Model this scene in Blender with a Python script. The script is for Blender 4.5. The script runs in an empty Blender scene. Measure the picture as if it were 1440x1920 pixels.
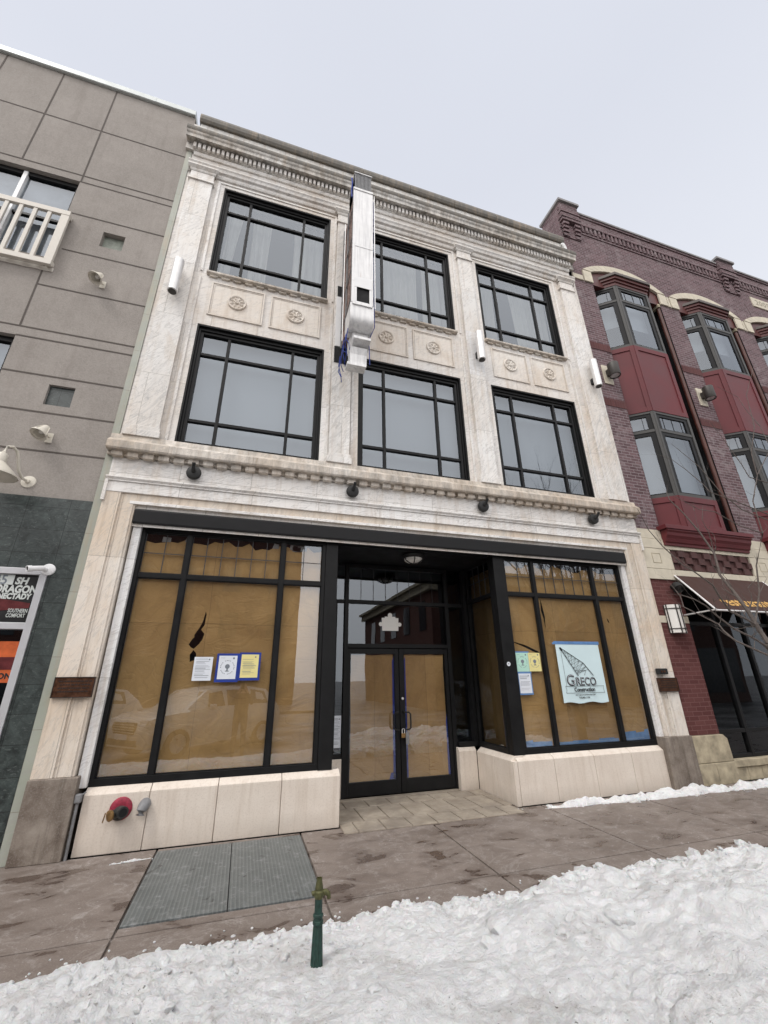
import bpy, bmesh, math, random
from mathutils import Vector, Matrix, noise
random.seed(7)
S = bpy.context.scene
COL = S.collection
R = math.radians
PI = math.pi

# ------------------------------------------------------------------ camera
cd = bpy.data.cameras.new('camera')
cam = bpy.data.objects.new('camera', cd); COL.objects.link(cam)
cd.sensor_fit = 'HORIZONTAL'; cd.sensor_width = 36.0
cd.lens = 36.0 * 783.48 / 1440.0
cd.clip_start = 0.05; cd.clip_end = 2000
_r = Vector((0.95452, -0.29788, -0.01266)); _u = Vector((-0.09936, -0.35786, 0.92847)); _f = Vector((0.28110, 0.88499, 0.37118))
M3 = Matrix((_r, _u, -_f)).transposed()
cam.matrix_world = Matrix.Translation((0, -6.0, 1.665)) @ M3.to_4x4()
S.camera = cam
S.render.resolution_x = 768; S.render.resolution_y = 1024

# ------------------------------------------------------------------ overcast sky + soft sun
SUN_EL, SUN_AZ = R(54), R(236)      # azimuth measured clockwise from +Y (behind the camera)
w = bpy.data.worlds.new('World'); S.world = w; w.use_nodes = True
nt = w.node_tree; nt.nodes.clear()
out = nt.nodes.new('ShaderNodeOutputWorld'); bg = nt.nodes.new('ShaderNodeBackground')
sky = nt.nodes.new('ShaderNodeTexSky'); sky.sky_type = 'NISHITA'; sky.sun_disc = False
sky.sun_elevation = SUN_EL; sky.sun_rotation = SUN_AZ; sky.dust_density = 6; sky.air_density = 1.2
tc = nt.nodes.new('ShaderNodeTexCoord'); sx = nt.nodes.new('ShaderNodeSeparateXYZ')
nt.links.new(tc.outputs['Generated'], sx.inputs[0])
rp = nt.nodes.new('ShaderNodeValToRGB'); rp.color_ramp.elements[0].position = 0.0; rp.color_ramp.elements[1].position = 0.85
rp.color_ramp.elements[0].color = (11.4, 11.6, 12.0, 1); rp.color_ramp.elements[1].color = (7.9, 8.2, 9.1, 1)
nt.links.new(sx.outputs[2], rp.inputs[0])
ns = nt.nodes.new('ShaderNodeTexNoise'); ns.inputs['Scale'].default_value = 1.6; ns.inputs['Detail'].default_value = 4
nt.links.new(tc.outputs['Generated'], ns.inputs['Vector'])
mr = nt.nodes.new('ShaderNodeMapRange'); mr.inputs[3].default_value = 0.95; mr.inputs[4].default_value = 1.05
nt.links.new(ns.outputs[0], mr.inputs[0])
ml = nt.nodes.new('ShaderNodeVectorMath'); ml.operation = 'SCALE'
# the cloud layer is brighter high up behind the camera
dt = nt.nodes.new('ShaderNodeVectorMath'); dt.operation = 'DOT_PRODUCT'
nt.links.new(tc.outputs['Generated'], dt.inputs[0]); dt.inputs[1].default_value = (-.10, -.74, .665)
gw = nt.nodes.new('ShaderNodeMapRange'); gw.interpolation_type = 'SMOOTHSTEP'; gw.inputs[1].default_value = .42; gw.inputs[2].default_value = 1.0; gw.inputs[3].default_value = 0.0; gw.inputs[4].default_value = 1.0
nt.links.new(dt.outputs['Value'], gw.inputs[0])
mg = nt.nodes.new('ShaderNodeMath'); mg.operation = 'MULTIPLY'; nt.links.new(mr.outputs[0], mg.inputs[0]); mg.inputs[1].default_value = 1.0
wm = nt.nodes.new('ShaderNodeMix'); wm.data_type = 'RGBA'; nt.links.new(gw.outputs[0], wm.inputs[0]); nt.links.new(rp.outputs[0], wm.inputs[6]); wm.inputs[7].default_value = (24.0, 23.5, 23.4, 1)
nt.links.new(wm.outputs[2], ml.inputs[0]); nt.links.new(mg.outputs[0], ml.inputs['Scale'])
mx = nt.nodes.new('ShaderNodeMix'); mx.data_type = 'RGBA'; mx.inputs[0].default_value = 0.9
nt.links.new(sky.outputs[0], mx.inputs[6]); nt.links.new(ml.outputs[0], mx.inputs[7])
nt.links.new(mx.outputs[2], bg.inputs[0]); bg.inputs[1].default_value = 0.10
nt.links.new(bg.outputs[0], out.inputs[0])
sd = bpy.data.lights.new('sun', 'SUN'); sd.energy = 1.4; sd.angle = R(14); sd.color = (1.0, 0.97, 0.93)
so = bpy.data.objects.new('sun', sd); COL.objects.link(so)
dirv = Vector((math.sin(SUN_AZ) * math.cos(SUN_EL), math.cos(SUN_AZ) * math.cos(SUN_EL), math.sin(SUN_EL)))
so.rotation_euler = dirv.to_track_quat('Z', 'Y').to_euler()
S.view_settings.view_transform = 'Standard'; S.view_settings.look = 'None'
S.view_settings.exposure = 0.0; S.view_settings.gamma = 1.0

# ------------------------------------------------------------------ helpers
class G:
    """tiny node-graph builder"""
    def __init__(s, name):
        s.m = bpy.data.materials.new(name); s.m.use_nodes = True
        s.t = s.m.node_tree; s.t.nodes.clear()
        s.out = s.t.nodes.new('ShaderNodeOutputMaterial')
    def n(s, typ, ins=None, **kw):
        nd = s.t.nodes.new('ShaderNode' + typ)
        for k, v in kw.items(): setattr(nd, k, v)
        for k, v in (ins or {}).items():
            if isinstance(v, bpy.types.NodeSocket): s.t.links.new(v, nd.inputs[k])
            else: nd.inputs[k].default_value = v
        return nd
    def pos(s): return s.n('NewGeometry').outputs['Position']
    def objc(s): return s.n('TexCoord').outputs['Object']
    def scale(s, v, sc, loc=(0, 0, 0), rot=(0, 0, 0)):
        return s.n('Mapping', {'Vector': v, 'Scale': sc, 'Location': loc, 'Rotation': rot}).outputs[0]
    def noise(s, v, sc, det=4, rough=.55, dist=0):
        return s.n('TexNoise', {'Vector': v, 'Scale': sc, 'Detail': det, 'Roughness': rough, 'Distortion': dist}).outputs[0]
    def ramp(s, f, a, b, c0=0., c1=1.):
        return s.n('MapRange', {0: f, 1: a, 2: b, 3: c0, 4: c1}).outputs[0]
    def mix(s, f, a, b, mode='MIX'):
        nd = s.n('Mix', None, data_type='RGBA', blend_type=mode)
        for i, v in ((0, f), (6, a), (7, b)):
            if isinstance(v, bpy.types.NodeSocket): s.t.links.new(v, nd.inputs[i])
            else: nd.inputs[i].default_value = v if i == 0 else (*v[:3], 1)
        return nd.outputs[2]
    def math(s, op, a, b=0.):
        nd = s.n('Math', None, operation=op)
        for i, v in ((0, a), (1, b)):
            if isinstance(v, bpy.types.NodeSocket): s.t.links.new(v, nd.inputs[i])
            else: nd.inputs[i].default_value = v
        return nd.outputs[0]
    def bump(s, h, st=.3, d=.01, nrm=None):
        i = {'Height': h, 'Strength': st, 'Distance': d}
        if nrm: i['Normal'] = nrm
        return s.n('Bump', i).outputs[0]
    def xz(s, v, off=(0, 0)):
        sp = s.n('SeparateXYZ', {0: v})
        x = s.math('ADD', sp.outputs[0], off[0]); z = s.math('ADD', sp.outputs[2], off[1])
        y = s.math('MULTIPLY', sp.outputs[1], 1.0)
        x = s.math('ADD', x, y)
        return s.n('CombineXYZ', {0: x, 1: z, 2: 0.}).outputs[0]
    def done(s, col, rough=.6, metal=0., nrm=None, spec=.4, **kw):
        b = s.n('BsdfPrincipled')
        for k, v in (('Base Color', col), ('Roughness', rough), ('Metallic', metal), ('Specular IOR Level', spec)):
            if isinstance(v, bpy.types.NodeSocket): s.t.links.new(v, b.inputs[k])
            elif k == 'Base Color': b.inputs[k].default_value = (*v[:3], 1)
            else: b.inputs[k].default_value = v
        for k, v in kw.items(): b.inputs[k.replace('_', ' ')].default_value = v
        if nrm: s.t.links.new(nrm, b.inputs['Normal'])
        s.t.links.new(b.outputs[0], s.out.inputs[0])
        return s.m

class MB:
    """collects shapes, links them as ONE mesh object"""
    def __init__(s): s.b = bmesh.new()
    def box(s, x0, x1, y0, y1, z0, z1):
        v = [s.b.verts.new(p) for p in ((x0,y0,z0),(x1,y0,z0),(x1,y1,z0),(x0,y1,z0),(x0,y0,z1),(x1,y0,z1),(x1,y1,z1),(x0,y1,z1))]
        for f in ((0,3,2,1),(4,5,6,7),(0,1,5,4),(1,2,6,5),(2,3,7,6),(3,0,4,7)): s.b.faces.new([v[i] for i in f])
        return s
    def face(s, pts):
        s.b.faces.new([s.b.verts.new(p) for p in pts]); return s
    def hexa(s, p):   # 8 points, bottom loop then top loop (counter-clockwise from above)
        v = [s.b.verts.new(q) for q in p]
        for f in ((0,3,2,1),(4,5,6,7),(0,1,5,4),(1,2,6,5),(2,3,7,6),(3,0,4,7)): s.b.faces.new([v[i] for i in f])
        return s
    def prism(s, poly, fn, a, b):
        """poly: 2-D loop, fn(u,v,t)->xyz, extruded from t=a to t=b"""
        A = [s.b.verts.new(fn(u, v, a)) for u, v in poly]; B = [s.b.verts.new(fn(u, v, b)) for u, v in poly]
        n = len(poly)
        for i in range(n):
            j = (i + 1) % n; s.b.faces.new((A[i], A[j], B[j], B[i]))
        s.b.faces.new(A[::-1]); s.b.faces.new(B); return s
    def tube(s, pts, rad, n=8, cap=True):
        pts = [Vector(p) for p in pts]
        if not hasattr(rad, '__len__'): rad = [rad] * len(pts)
        rings = []; ref = None
        for i, p in enumerate(pts):
            d = (pts[min(i+1, len(pts)-1)] - pts[max(i-1, 0)]).normalized()
            if ref is None: ref = Vector((0,0,1)) if abs(d.z) < .9 else Vector((1,0,0))
            a = d.cross(ref).normalized(); b = d.cross(a).normalized(); ref = -b if False else ref
            if abs(d.dot(ref)) > .95: ref = Vector((1,0,0)) if abs(d.x) < .9 else Vector((0,1,0)); a = d.cross(ref).normalized(); b = d.cross(a).normalized()
            rings.append([s.b.verts.new(p + (a*math.cos(2*PI*k/n) + b*math.sin(2*PI*k/n))*rad[i]) for k in range(n)])
        for r0, r1 in zip(rings, rings[1:]):
            for k in range(n): s.b.faces.new((r0[k], r0[(k+1)%n], r1[(k+1)%n], r1[k]))
        if cap: s.b.faces.new(rings[0][::-1]); s.b.faces.new(rings[-1])
        return s
    def lathe(s, prof, o, ax, n=24, cap=True):
        """prof: (radius, distance along axis) list; o origin; ax axis direction"""
        ax = Vector(ax).normalized(); o = Vector(o)
        a = ax.orthogonal().normalized(); b = ax.cross(a)
        rings = [[s.b.verts.new(o + ax*h + (a*math.cos(2*PI*k/n) + b*math.sin(2*PI*k/n))*max(r, 1e-4)) for k in range(n)] for r, h in prof]
        for r0, r1 in zip(rings, rings[1:]):
            for k in range(n): s.b.faces.new((r0[k], r0[(k+1)%n], r1[(k+1)%n], r1[k]))
        if cap: s.b.faces.new(rings[0][::-1]); s.b.faces.new(rings[-1])
        return s
    def build(s, name, m, parent=None, smooth=False, bevel=0, origin=None):
        bmesh.ops.recalc_face_normals(s.b, faces=s.b.faces)
        me = bpy.data.meshes.new(name)
        if origin is not None: bmesh.ops.translate(s.b, verts=s.b.verts, vec=-Vector(origin))
        s.b.to_mesh(me); s.b.free()
        me.materials.append(m)
        if smooth:
            me.shade_smooth()
            me.set_sharp_from_angle(angle=R(38))
        o = bpy.data.objects.new(name, me); COL.objects.link(o)
        if parent: o.parent = parent
        if origin is not None: o.location = origin
        if bevel:
            bv = o.modifiers.new('bevel', 'BEVEL'); bv.width = bevel; bv.segments = 2; bv.limit_method = 'ANGLE'; bv.angle_limit = R(40)
        return o

def tag(o, label, cat, group=None):
    o['label'] = label; o['category'] = cat
    if group: o['group'] = group
    return o
def thing(name, label, cat, loc=(0,0,0), group=None, rot=0):
    o = bpy.data.objects.new(name, None); COL.objects.link(o); o.location = loc; o.rotation_euler[2] = rot
    o.empty_display_size = .1
    return tag(o, label, cat, group)
def kind(o, k): o['kind'] = k; return o
def copy_tree(o, parent=None):
    c = o.copy(); COL.objects.link(c); c.parent = parent
    for ch in [q for q in bpy.data.objects if q.parent == o]: copy_tree(ch, c)
    return c
def text(name, body, size, loc, m, parent, rot=(PI/2,0,0), ext=.0006, off=0., shear=0., align='LEFT', sx=1.0, spacing=1.0):
    cu = bpy.data.curves.new(name, 'FONT'); cu.body = body; cu.size = size; cu.extrude = ext; cu.offset = off
    cu.shear = shear; cu.align_x = align; cu.space_character = spacing; cu.resolution_u = 3
    t = bpy.data.objects.new(name, cu); COL.objects.link(t)
    bpy.context.view_layer.update()
    me = bpy.data.meshes.new_from_object(t.evaluated_get(bpy.context.evaluated_depsgraph_get()))
    bpy.data.objects.remove(t); bpy.data.curves.remove(cu)
    me.materials.clear(); me.materials.append(m)
    o = bpy.data.objects.new(name, me); COL.objects.link(o)
    o.location = loc; o.rotation_euler = rot; o.scale = (sx, 1, 1)
    if parent: o.parent = parent
    return o

# ------------------------------------------------------------------ materials
def marble(name, bw=.75, bh=1.2, off=(0, 0), base=(.77, .745, .715), warm=(.64, .53, .41), warmth=.5, grime=0., mortar=.0025, squash=.5, vein=.55, streak=.4, vang=36):
    g = G(name); p = g.pos()
    uv = g.xz(p, off)
    br = g.n('TexBrick', {'Vector': uv, 'Color1': (.0, .0, .0, 1), 'Color2': (1, 1, 1, 1), 'Mortar': (.5, .5, .5, 1), 'Scale': 1.0, 'Mortar Size': mortar, 'Mortar Smooth': .1, 'Bias': 0., 'Brick Width': bw, 'Row Height': bh}, offset=squash)
    blk = br.outputs[0]
    # every block has its veins shifted
    sh = g.n('VectorMath', {0: p, 1: g.n('VectorMath', {0: blk, 'Scale': 3.7}, operation='SCALE').outputs[0]}, operation='ADD').outputs[0]
    rt = g.scale(g.scale(sh, (1, 1, 1), rot=(0, R(vang), 0)), (1, 1, 5.5))
    v1 = g.noise(rt, 2.2, 9, .66, 1.6)
    rt2 = g.scale(g.scale(sh, (1, 1, 1), rot=(0, R(vang - 6), 0)), (1, 1, 4.0))
    v2 = g.noise(rt2, 7.0, 7, .62, 1.4)
    v3 = g.math('ABSOLUTE', g.math('SUBTRACT', g.noise(rt2, 1.7, 7, .6, 1.8), .5))
    cl = g.noise(p, .8, 5, .55, .4)
    st = g.noise(g.scale(p, (9, 9, .5)), 1.3, 7, .66)
    fine = g.noise(p, 90, 3, .6); stain = g.noise(g.scale(p, (2.2, 2.2, .8)), 1.4, 8, .7, .6)
    c = g.mix(g.math('MULTIPLY', g.ramp(cl, .38, .66), warmth), base, warm)
    t_ = g.n('SeparateColor', {0: blk}).outputs[0]
    c = g.mix(g.math('MULTIPLY', g.ramp(t_, .3, 1), .30), c, [q * .72 for q in base])
    c = g.mix(g.math('MULTIPLY', g.ramp(t_, .35, 0), .35 if base[0] > .5 else 0.), c, (.86, .855, .84))
    vm = g.math('MULTIPLY', g.ramp(g.noise(sh, .75, 3, .5), .38, .62, .08, 1.15), g.ramp(t_, 0, 1, .45, 1.1))
    c = g.mix(g.math('MULTIPLY', vm, g.ramp(v1, .47, .66, 0, vein)), c, (.40, .395, .39))
    c = g.mix(g.math('MULTIPLY', vm, g.ramp(v2, .54, .70, 0, vein * .75)), c, (.45, .42, .385))
    c = g.mix(g.ramp(v3, .0, .022, vein * .8, 0), c, (.33, .32, .31))
    c = g.mix(g.ramp(st, .50, .72, 0, streak + .3 * grime), c, (.38, .28, .185))
    c = g.mix(g.ramp(stain, .52, .70, 0, .42), c, (.47, .36, .25))
    c = g.mix(g.ramp(stain, .36, .30, 0, .35), c, (.52, .50, .46))
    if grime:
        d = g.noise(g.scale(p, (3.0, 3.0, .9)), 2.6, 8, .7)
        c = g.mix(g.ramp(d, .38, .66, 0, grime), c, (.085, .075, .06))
    c = g.mix(g.ramp(fine, .3, .7, 0, .12), c, (.3, .27, .24))
    c = g.mix(g.math('MULTIPLY', br.outputs[1], .7), c, (.16, .13, .1))
    h = g.math('ADD', g.math('MULTIPLY', fine, .25), g.math('MULTIPLY', br.outputs[1], -1.0))
    return g.done(c, g.ramp(v1, .3, .7, .42, .6), 0, g.bump(h, .25, .004), .35)

def plain(name, col, rough=.5, metal=0., var=.12, sc=14, bump=.0, spec=.4, **kw):
    g = G(name); p = g.objc()
    n1 = g.noise(p, sc, 5, .6)
    c = g.mix(g.ramp(n1, .3, .7, 0, 1), [x * (1 - var) for x in col], [min(1, x * (1 + var)) for x in col])
    return g.done(c, g.ramp(n1, .3, .7, rough * .85, min(1, rough * 1.15)), metal, g.bump(n1, bump, .004) if bump else None, spec, **kw)

def brick(name, c1, c2, mort, white=.0, bw=.215, bh=.072, ms=.012):
    g = G(name); p = g.pos(); uv = g.xz(p)
    br = g.n('TexBrick', {'Vector': uv, 'Color1': (*c1, 1), 'Color2': (*c2, 1), 'Mortar': (*mort, 1), 'Scale': 1.0, 'Mortar Size': ms * .5, 'Mortar Smooth': .1, 'Bias': -.1, 'Brick Width': bw, 'Row Height': bh})
    n1 = g.noise(p, .8, 5, .6); n2 = g.noise(p, 60, 4, .6); n3 = g.noise(p, 5, 4, .6)
    c = g.mix(g.ramp(n2, .25, .75, 0, .35), br.outputs[0], [x * .6 for x in c1])
    if white: c = g.mix(g.math('MULTIPLY', g.ramp(n1, .45, .68), g.ramp(n3, .45, .66, 0, white)), c, (.42, .37, .37))
    c = g.mix(g.ramp(n1, .3, .7, 0, .22), c, [x * .6 for x in c1])
    c = g.mix(br.outputs[1], c, mort)
    h = g.math('SUBTRACT', g.math('MULTIPLY', n2, .3), br.outputs[1])
    return g.done(c, .85, 0, g.bump(h, .6, .008), .2)

M = {}
M['marble'] = marble('white_marble')
M['marble_v'] = marble('pilaster_marble', 3.0, 1.22, (.4, .05), base=(.80, .785, .76), warmth=.35, vang=58, streak=.3, vein=.7)
M['marble_frieze'] = marble('frieze_marble', .98, 3.1, (.2, -1.25), base=(.83, .82, .805), vang=22, streak=.32, vein=.7, warmth=.25, squash=.0)
M['marble_pier'] = marble('pier_marble', 3.0, 1.44, (.4, -.28), warm=(.68, .52, .37), warmth=.75, base=(.74, .68, .60), vein=.5, streak=.6, vang=70)
M['marble_panel'] = marble('spandrel_marble', 3, 5, (.3, 0), base=(.72, .66, .585), warm=(.60, .47, .34), warmth=.6, mortar=0, vein=.45)
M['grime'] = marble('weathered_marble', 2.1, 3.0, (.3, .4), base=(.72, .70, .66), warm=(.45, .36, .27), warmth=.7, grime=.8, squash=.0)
M['parapet'] = marble('parapet_marble', 1.6, 3.0, (.3, .4), base=(.74, .73, .70), grime=.30, squash=.0, warmth=.2, vang=62)
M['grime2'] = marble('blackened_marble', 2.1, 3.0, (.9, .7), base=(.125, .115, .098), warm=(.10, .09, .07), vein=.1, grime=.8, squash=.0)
M['belt'] = marble('belt_course_marble', 1.15, 3.0, (.35, .2), base=(.72, .66, .58), warm=(.50, .38, .27), warmth=.7, grime=.55, squash=.0)
M['green_marble'] = marble('green_stained_marble', 3, .75, (.1, .3), base=(.38, .40, .345), warm=(.27, .30, .24), warmth=.7)
M['jamb'] = marble('jamb_marble', 3, 1.44, (.4, -.28), base=(.80, .80, .80), warm=(.70, .70, .70), warmth=.3)
M['black'] = plain('black_aluminium', (.009, .009, .0095), .45, 0, .25, 6, .03, .2)
M['black2'] = plain('charcoal_steel', (.012, .012, .013), .5, 0, .2, 3, .05, .2)
M['dark'] = plain('dark_interior', (.010, .010, .011), .9)
M['white_trim'] = plain('white_paint', (.78, .78, .78), .45, 0, .06, 4, .03)
M['bronze'] = plain('bronze_plate', (.10, .045, .025), .42, .7, .5, 22, .2)
M['letter_dark'] = plain('dark_raised_letters', (.025, .015, .012), .6)
M['bulk'] = None
def glass(name, f0, tint, rough=.01, wave=.02):
    g = G(name); p = g.pos()
    nb = g.bump(g.noise(p, .8, 2, .5), wave, .05)
    fc = g.n('LayerWeight', {'Blend': .5, 'Normal': nb}).outputs['Facing']
    fr = g.math('ADD', f0, g.math('MULTIPLY', g.math('POWER', fc, 4.0), 1 - f0))
    gl = g.n('BsdfGlossy', {'Color': (.87, .93, 1.0, 1), 'Roughness': rough, 'Normal': nb})
    tr = g.n('BsdfTransparent', {'Color': (*tint, 1)})
    ms = g.n('MixShader', {0: fr, 1: tr.outputs[0], 2: gl.outputs[0]})
    g.t.links.new(ms.outputs[0], g.out.inputs[0]); return g.m
M['glass_up'] = glass('coated_window_glass', .14, (.62, .66, .68), .015, .03)
M['glass_shop'] = glass('shop_window_glass', .15, (.93, .94, .92), .008, .05)
M['glass_rest'] = glass('restaurant_glass', .045, (.6, .62, .62), .008, .03)
M['glass_dark'] = glass('dark_door_glass', .13, (.45, .47, .48), .008, .03)

def granite():
    g = G('cream_limestone'); p = g.pos()
    n1 = g.noise(p, 3.2, 6, .6); n2 = g.noise(p, 55, 4, .65); st = g.noise(g.scale(p, (9, 9, .7)), 1.7, 6, .6)
    c = g.mix(g.ramp(n1, .3, .7), (.64, .565, .49), (.72, .65, .575))
    c = g.mix(g.ramp(st, .5, .75, 0, .4), c, (.44, .35, .27))
    c = g.mix(g.ramp(n2, .5, .72, 0, .35), c, (.36, .29, .23))
    z = g.n('SeparateXYZ', {0: p}).outputs[2]
    sp = g.math('MULTIPLY', g.ramp(z, .02, .22, 1, 0), g.ramp(n1, .35, .62, .1, .55))
    c = g.mix(sp, c, (.34, .29, .24))      # splash dirt low on the stone
    return g.done(c, .55, 0, g.bump(n2, .2, .003), .35)
M['bulk'] = granite()
def dkgranite():
    g = G('stained_pier_base_stone'); p = g.pos()
    n1 = g.noise(p, 4.0, 7, .65); n2 = g.noise(p, 70, 4, .6); st = g.noise(g.scale(p, (12, 12, .8)), 1.4, 6, .65)
    c = g.mix(g.ramp(n1, .32, .68), (.13, .10, .08), (.30, .26, .22))
    c = g.mix(g.ramp(st, .46, .7, 0, .7), c, (.085, .065, .05))
    c = g.mix(g.ramp(n2, .5, .75, 0, .5), c, (.33, .30, .27))
    return g.done(c, .6, 0, g.bump(n2, .25, .004), .35)
M['base'] = dkgranite()
def paper():
    g = G('brown_kraft_paper'); p = g.pos()
    n1 = g.noise(p, 1.1, 6, .6, .8); n2 = g.noise(g.scale(p, (1, 1, .5)), 1.7, 5, .5, 1.2); n3 = g.noise(p, 160, 3, .6); n4 = g.noise(g.scale(p, (1.0, 1, 1.8), rot=(0, R(25), 0)), 1.9, 5, .5, 1.4)
    uv = g.xz(p, (.35, .2))
    br = g.n('TexBrick', {'Vector': g.n('VectorMath', {0: uv, 1: g.n('VectorMath', {0: g.n('TexNoise', {'Vector': p, 'Scale': 1.5}).outputs[1], 'Scale': .05}, operation='SCALE').outputs[0]}, operation='ADD').outputs[0], 'Color1': (0, 0, 0, 1), 'Color2': (1, 1, 1, 1), 'Mortar': (.5, .5, .5, 1), 'Scale': 1.0, 'Mortar Size': .004, 'Mortar Smooth': .6, 'Brick Width': .92, 'Row Height': 2.6}, offset=.0)
    cr = g.math('ABSOLUTE', g.math('SUBTRACT', n2, .5)); cr2 = g.math('ABSOLUTE', g.math('SUBTRACT', n4, .5))
    c = g.mix(g.ramp(n1, .3, .7), (.29, .168, .062), (.50, .315, .13))
    c = g.mix(g.math('MULTIPLY', g.n('SeparateColor', {0: br.outputs[0]}).outputs[0], .4), c, (.19, .115, .05))
    c = g.mix(g.ramp(n3, .3, .7, 0, .25), c, (.18, .11, .05))
    c = g.mix(g.ramp(cr, 0, .03, .16, 0), c, (.13, .08, .035))
    c = g.mix(g.math('MULTIPLY', g.ramp(cr2, 0, .010, .35, 0), g.ramp(n1, .45, .6)), c, (.42, .30, .17))
    c = g.mix(g.math('MULTIPLY', br.outputs[1], .6), c, (.12, .07, .03))
    h = g.math('ADD', g.math('MULTIPLY', n2, 1.2), g.math('ADD', g.math('MULTIPLY', n4, .8), g.math('MULTIPLY', g.ramp(cr2, 0, .05), .12)))
    return g.done(c, .6, 0, g.bump(h, .38, .045), .3)
M['paper'] = paper()
def stucco():
    g = G('grey_stucco'); p = g.pos()
    n1 = g.noise(p, 1.1, 6, .6, .4); n2 = g.noise(p, 45, 5, .7); n3 = g.noise(g.scale(p, (4, 4, 2)), 3, 7, .7)
    st = g.noise(g.scale(p, (6, 6, .6)), 1.0, 5, .6)
    c = g.mix(g.ramp(n1, .3, .7), (.25, .228, .207), (.335, .306, .280))
    c = g.mix(g.ramp(n3, .4, .7, 0, .35), c, (.20, .178, .16))
    c = g.mix(g.ramp(n2, .35, .7, 0, .5), c, (.40, .365, .335))
    c = g.mix(g.ramp(st, .55, .8, 0, .4), c, (.19, .165, .145))
    return g.done(c, .9, 0, g.bump(n2, .6, .008), .2)
M['stucco'] = stucco()
def greentile():
    g = G('dark_green_granite_tile'); p = g.pos(); uv = g.xz(p, (.08, .14))
    br = g.n('TexBrick', {'Vector': uv, 'Color1': (0, 0, 0, 1), 'Color2': (1, 1, 1, 1), 'Mortar': (.5, .5, .5, 1), 'Scale': 1.0, 'Mortar Size': .003, 'Brick Width': .46, 'Row Height': .30}, offset=.0)
    n1 = g.noise(p, 6, 8, .7, 1.5); n2 = g.noise(g.scale(p, (1, 1, 2.5), rot=(0, R(30), 0)), 14, 6, .65, 2)
    t = g.n('SeparateColor', {0: br.outputs[0]}).outputs[0]
    c = g.mix(g.ramp(n1, .35, .7), (.011, .015, .015), (.062, .080, .076))
    c = g.mix(g.ramp(n2, .56, .72, 0, .75), c, (.17, .195, .185))
    c = g.mix(g.math('MULTIPLY', t, .30), c, (.075, .085, .082))
    c = g.mix(br.outputs[1], c, (.006, .007, .007))
    return g.done(c, .34, 0, g.bump(g.math('MULTIPLY', br.outputs[1], -1), .4, .004), .5)
M['tile'] = greentile()
M['brick_up'] = brick('purple_brown_brick', (.105, .064, .070), (.205, .130, .140), (.27, .23, .235), .6)
M['brick_low'] = brick('dark_red_brick', (.105, .038, .036), (.150, .060, .056), (.165, .080, .076), 0, ms=.010)
M['brick_opp'] = brick('street_brick', (.13, .05, .04), (.19, .08, .06), (.2, .16, .13))
M['cream'] = plain('cream_cast_stone', (.56, .51, .41), .75, 0, .12, 5, .1)
M['cream_dirty'] = plain('dirty_cast_stone', (.36, .31, .22), .8, 0, .38, 6, .2)
M['maroon'] = plain('maroon_painted_panel', (.118, .022, .026), .5, 0, .18, 1.1, .02, .3)
M['maroon_d'] = plain('dark_maroon_trim', (.085, .022, .020), .45, 0, .2, 3)
M['bayframe'] = plain('grey_window_frame', (.055, .053, .050), .5)
M['alu'] = plain('brushed_aluminium', (.74, .73, .72), .42, .35, .08, 9)
M['steel'] = plain('galvanised_sheet_metal', (.70, .70, .70), .4, .35, .10, 4, .06)
M['lampmetal'] = plain('cream_lamp_enamel', (.62, .58, .50), .4, 0, .1, 6)
M['ironblack'] = plain('black_cast_iron', (.014, .014, .014), .55, 0, .3, 20, .2)
M['dkiron'] = plain('worn_dark_iron', (.045, .045, .042), .5, .3, .5, 30, .3)
M['bronzelamp'] = plain('dark_bronze_lamp', (.045, .040, .036), .5, .2, .15, 8)
M['frost'] = plain('frosted_lamp_glass', (.72, .70, .66), .25, 0, .04, 4)
M['red'] = plain('faded_red_enamel', (.26, .022, .045), .55, 0, .45, 26)
M['brass'] = plain('tarnished_brass', (.28, .17, .07), .45, .7, .3, 20)
M['grey_pvc'] = plain('grey_pipe', (.20, .20, .205), .5, 0, .2, 12)
M['paper_white'] = plain('white_sheet', (.66, .69, .74), .7, 0, .05, 6)
M['paper_yellow'] = plain('yellow_sheet', (.72, .64, .28), .7, 0, .05, 6)
M['paper_green'] = plain('pale_green_sheet', (.42, .66, .55), .7, 0, .05, 6)
M['ink'] = plain('grey_print', (.17, .19, .22), .8)
M['ink2'] = plain('black_ink', (.02, .02, .022), .8)
M['bluetape'] = plain('blue_painters_tape', (.012, .035, .24), .7, 0, .2, 9)
M['bluetape2'] = plain('pale_blue_tape', (.10, .21, .42), .7, 0, .2, 9)
M['banner'] = plain('pale_blue_vinyl_banner', (.60, .74, .77), .35, 0, .04, 2, .05)
M['curtain'] = plain('pale_curtain', (.44, .41, .37), .9, 0, .08, 3)
M['blind'] = plain('grey_blind', (.33, .34, .36), .9, 0, .05, 1.2)
M['lead'] = plain('lead_came', (.045, .045, .047), .5)
M['bark'] = plain('grey_brown_bark', (.115, .095, .085), .85, 0, .35, 30, .3)
M['awn'] = plain('dark_brown_awning_cloth', (.050, .023, .018), .85, 0, .12, 4, .05)
M['gold'] = plain('gold_lettering', (.62, .36, .09), .45, 0, .2, 30)
M['orange'] = plain('orange_poster_print', (.50, .10, .025), .5, 0, .3, 9)
M['posterblk'] = plain('black_poster_print', (.014, .014, .015), .35, 0, .3, 5)
M['postred'] = plain('dark_red_poster_print', (.10, .016, .018), .4, 0, .4, 9)
M['postwhite'] = plain('white_poster_print', (.55, .58, .56), .5, 0, .1, 9)
M['green_iron'] = plain('green_painted_iron', (.014, .040, .031), .5, .1, .5, 34, .2)
M['tilefloor'] = None
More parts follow.
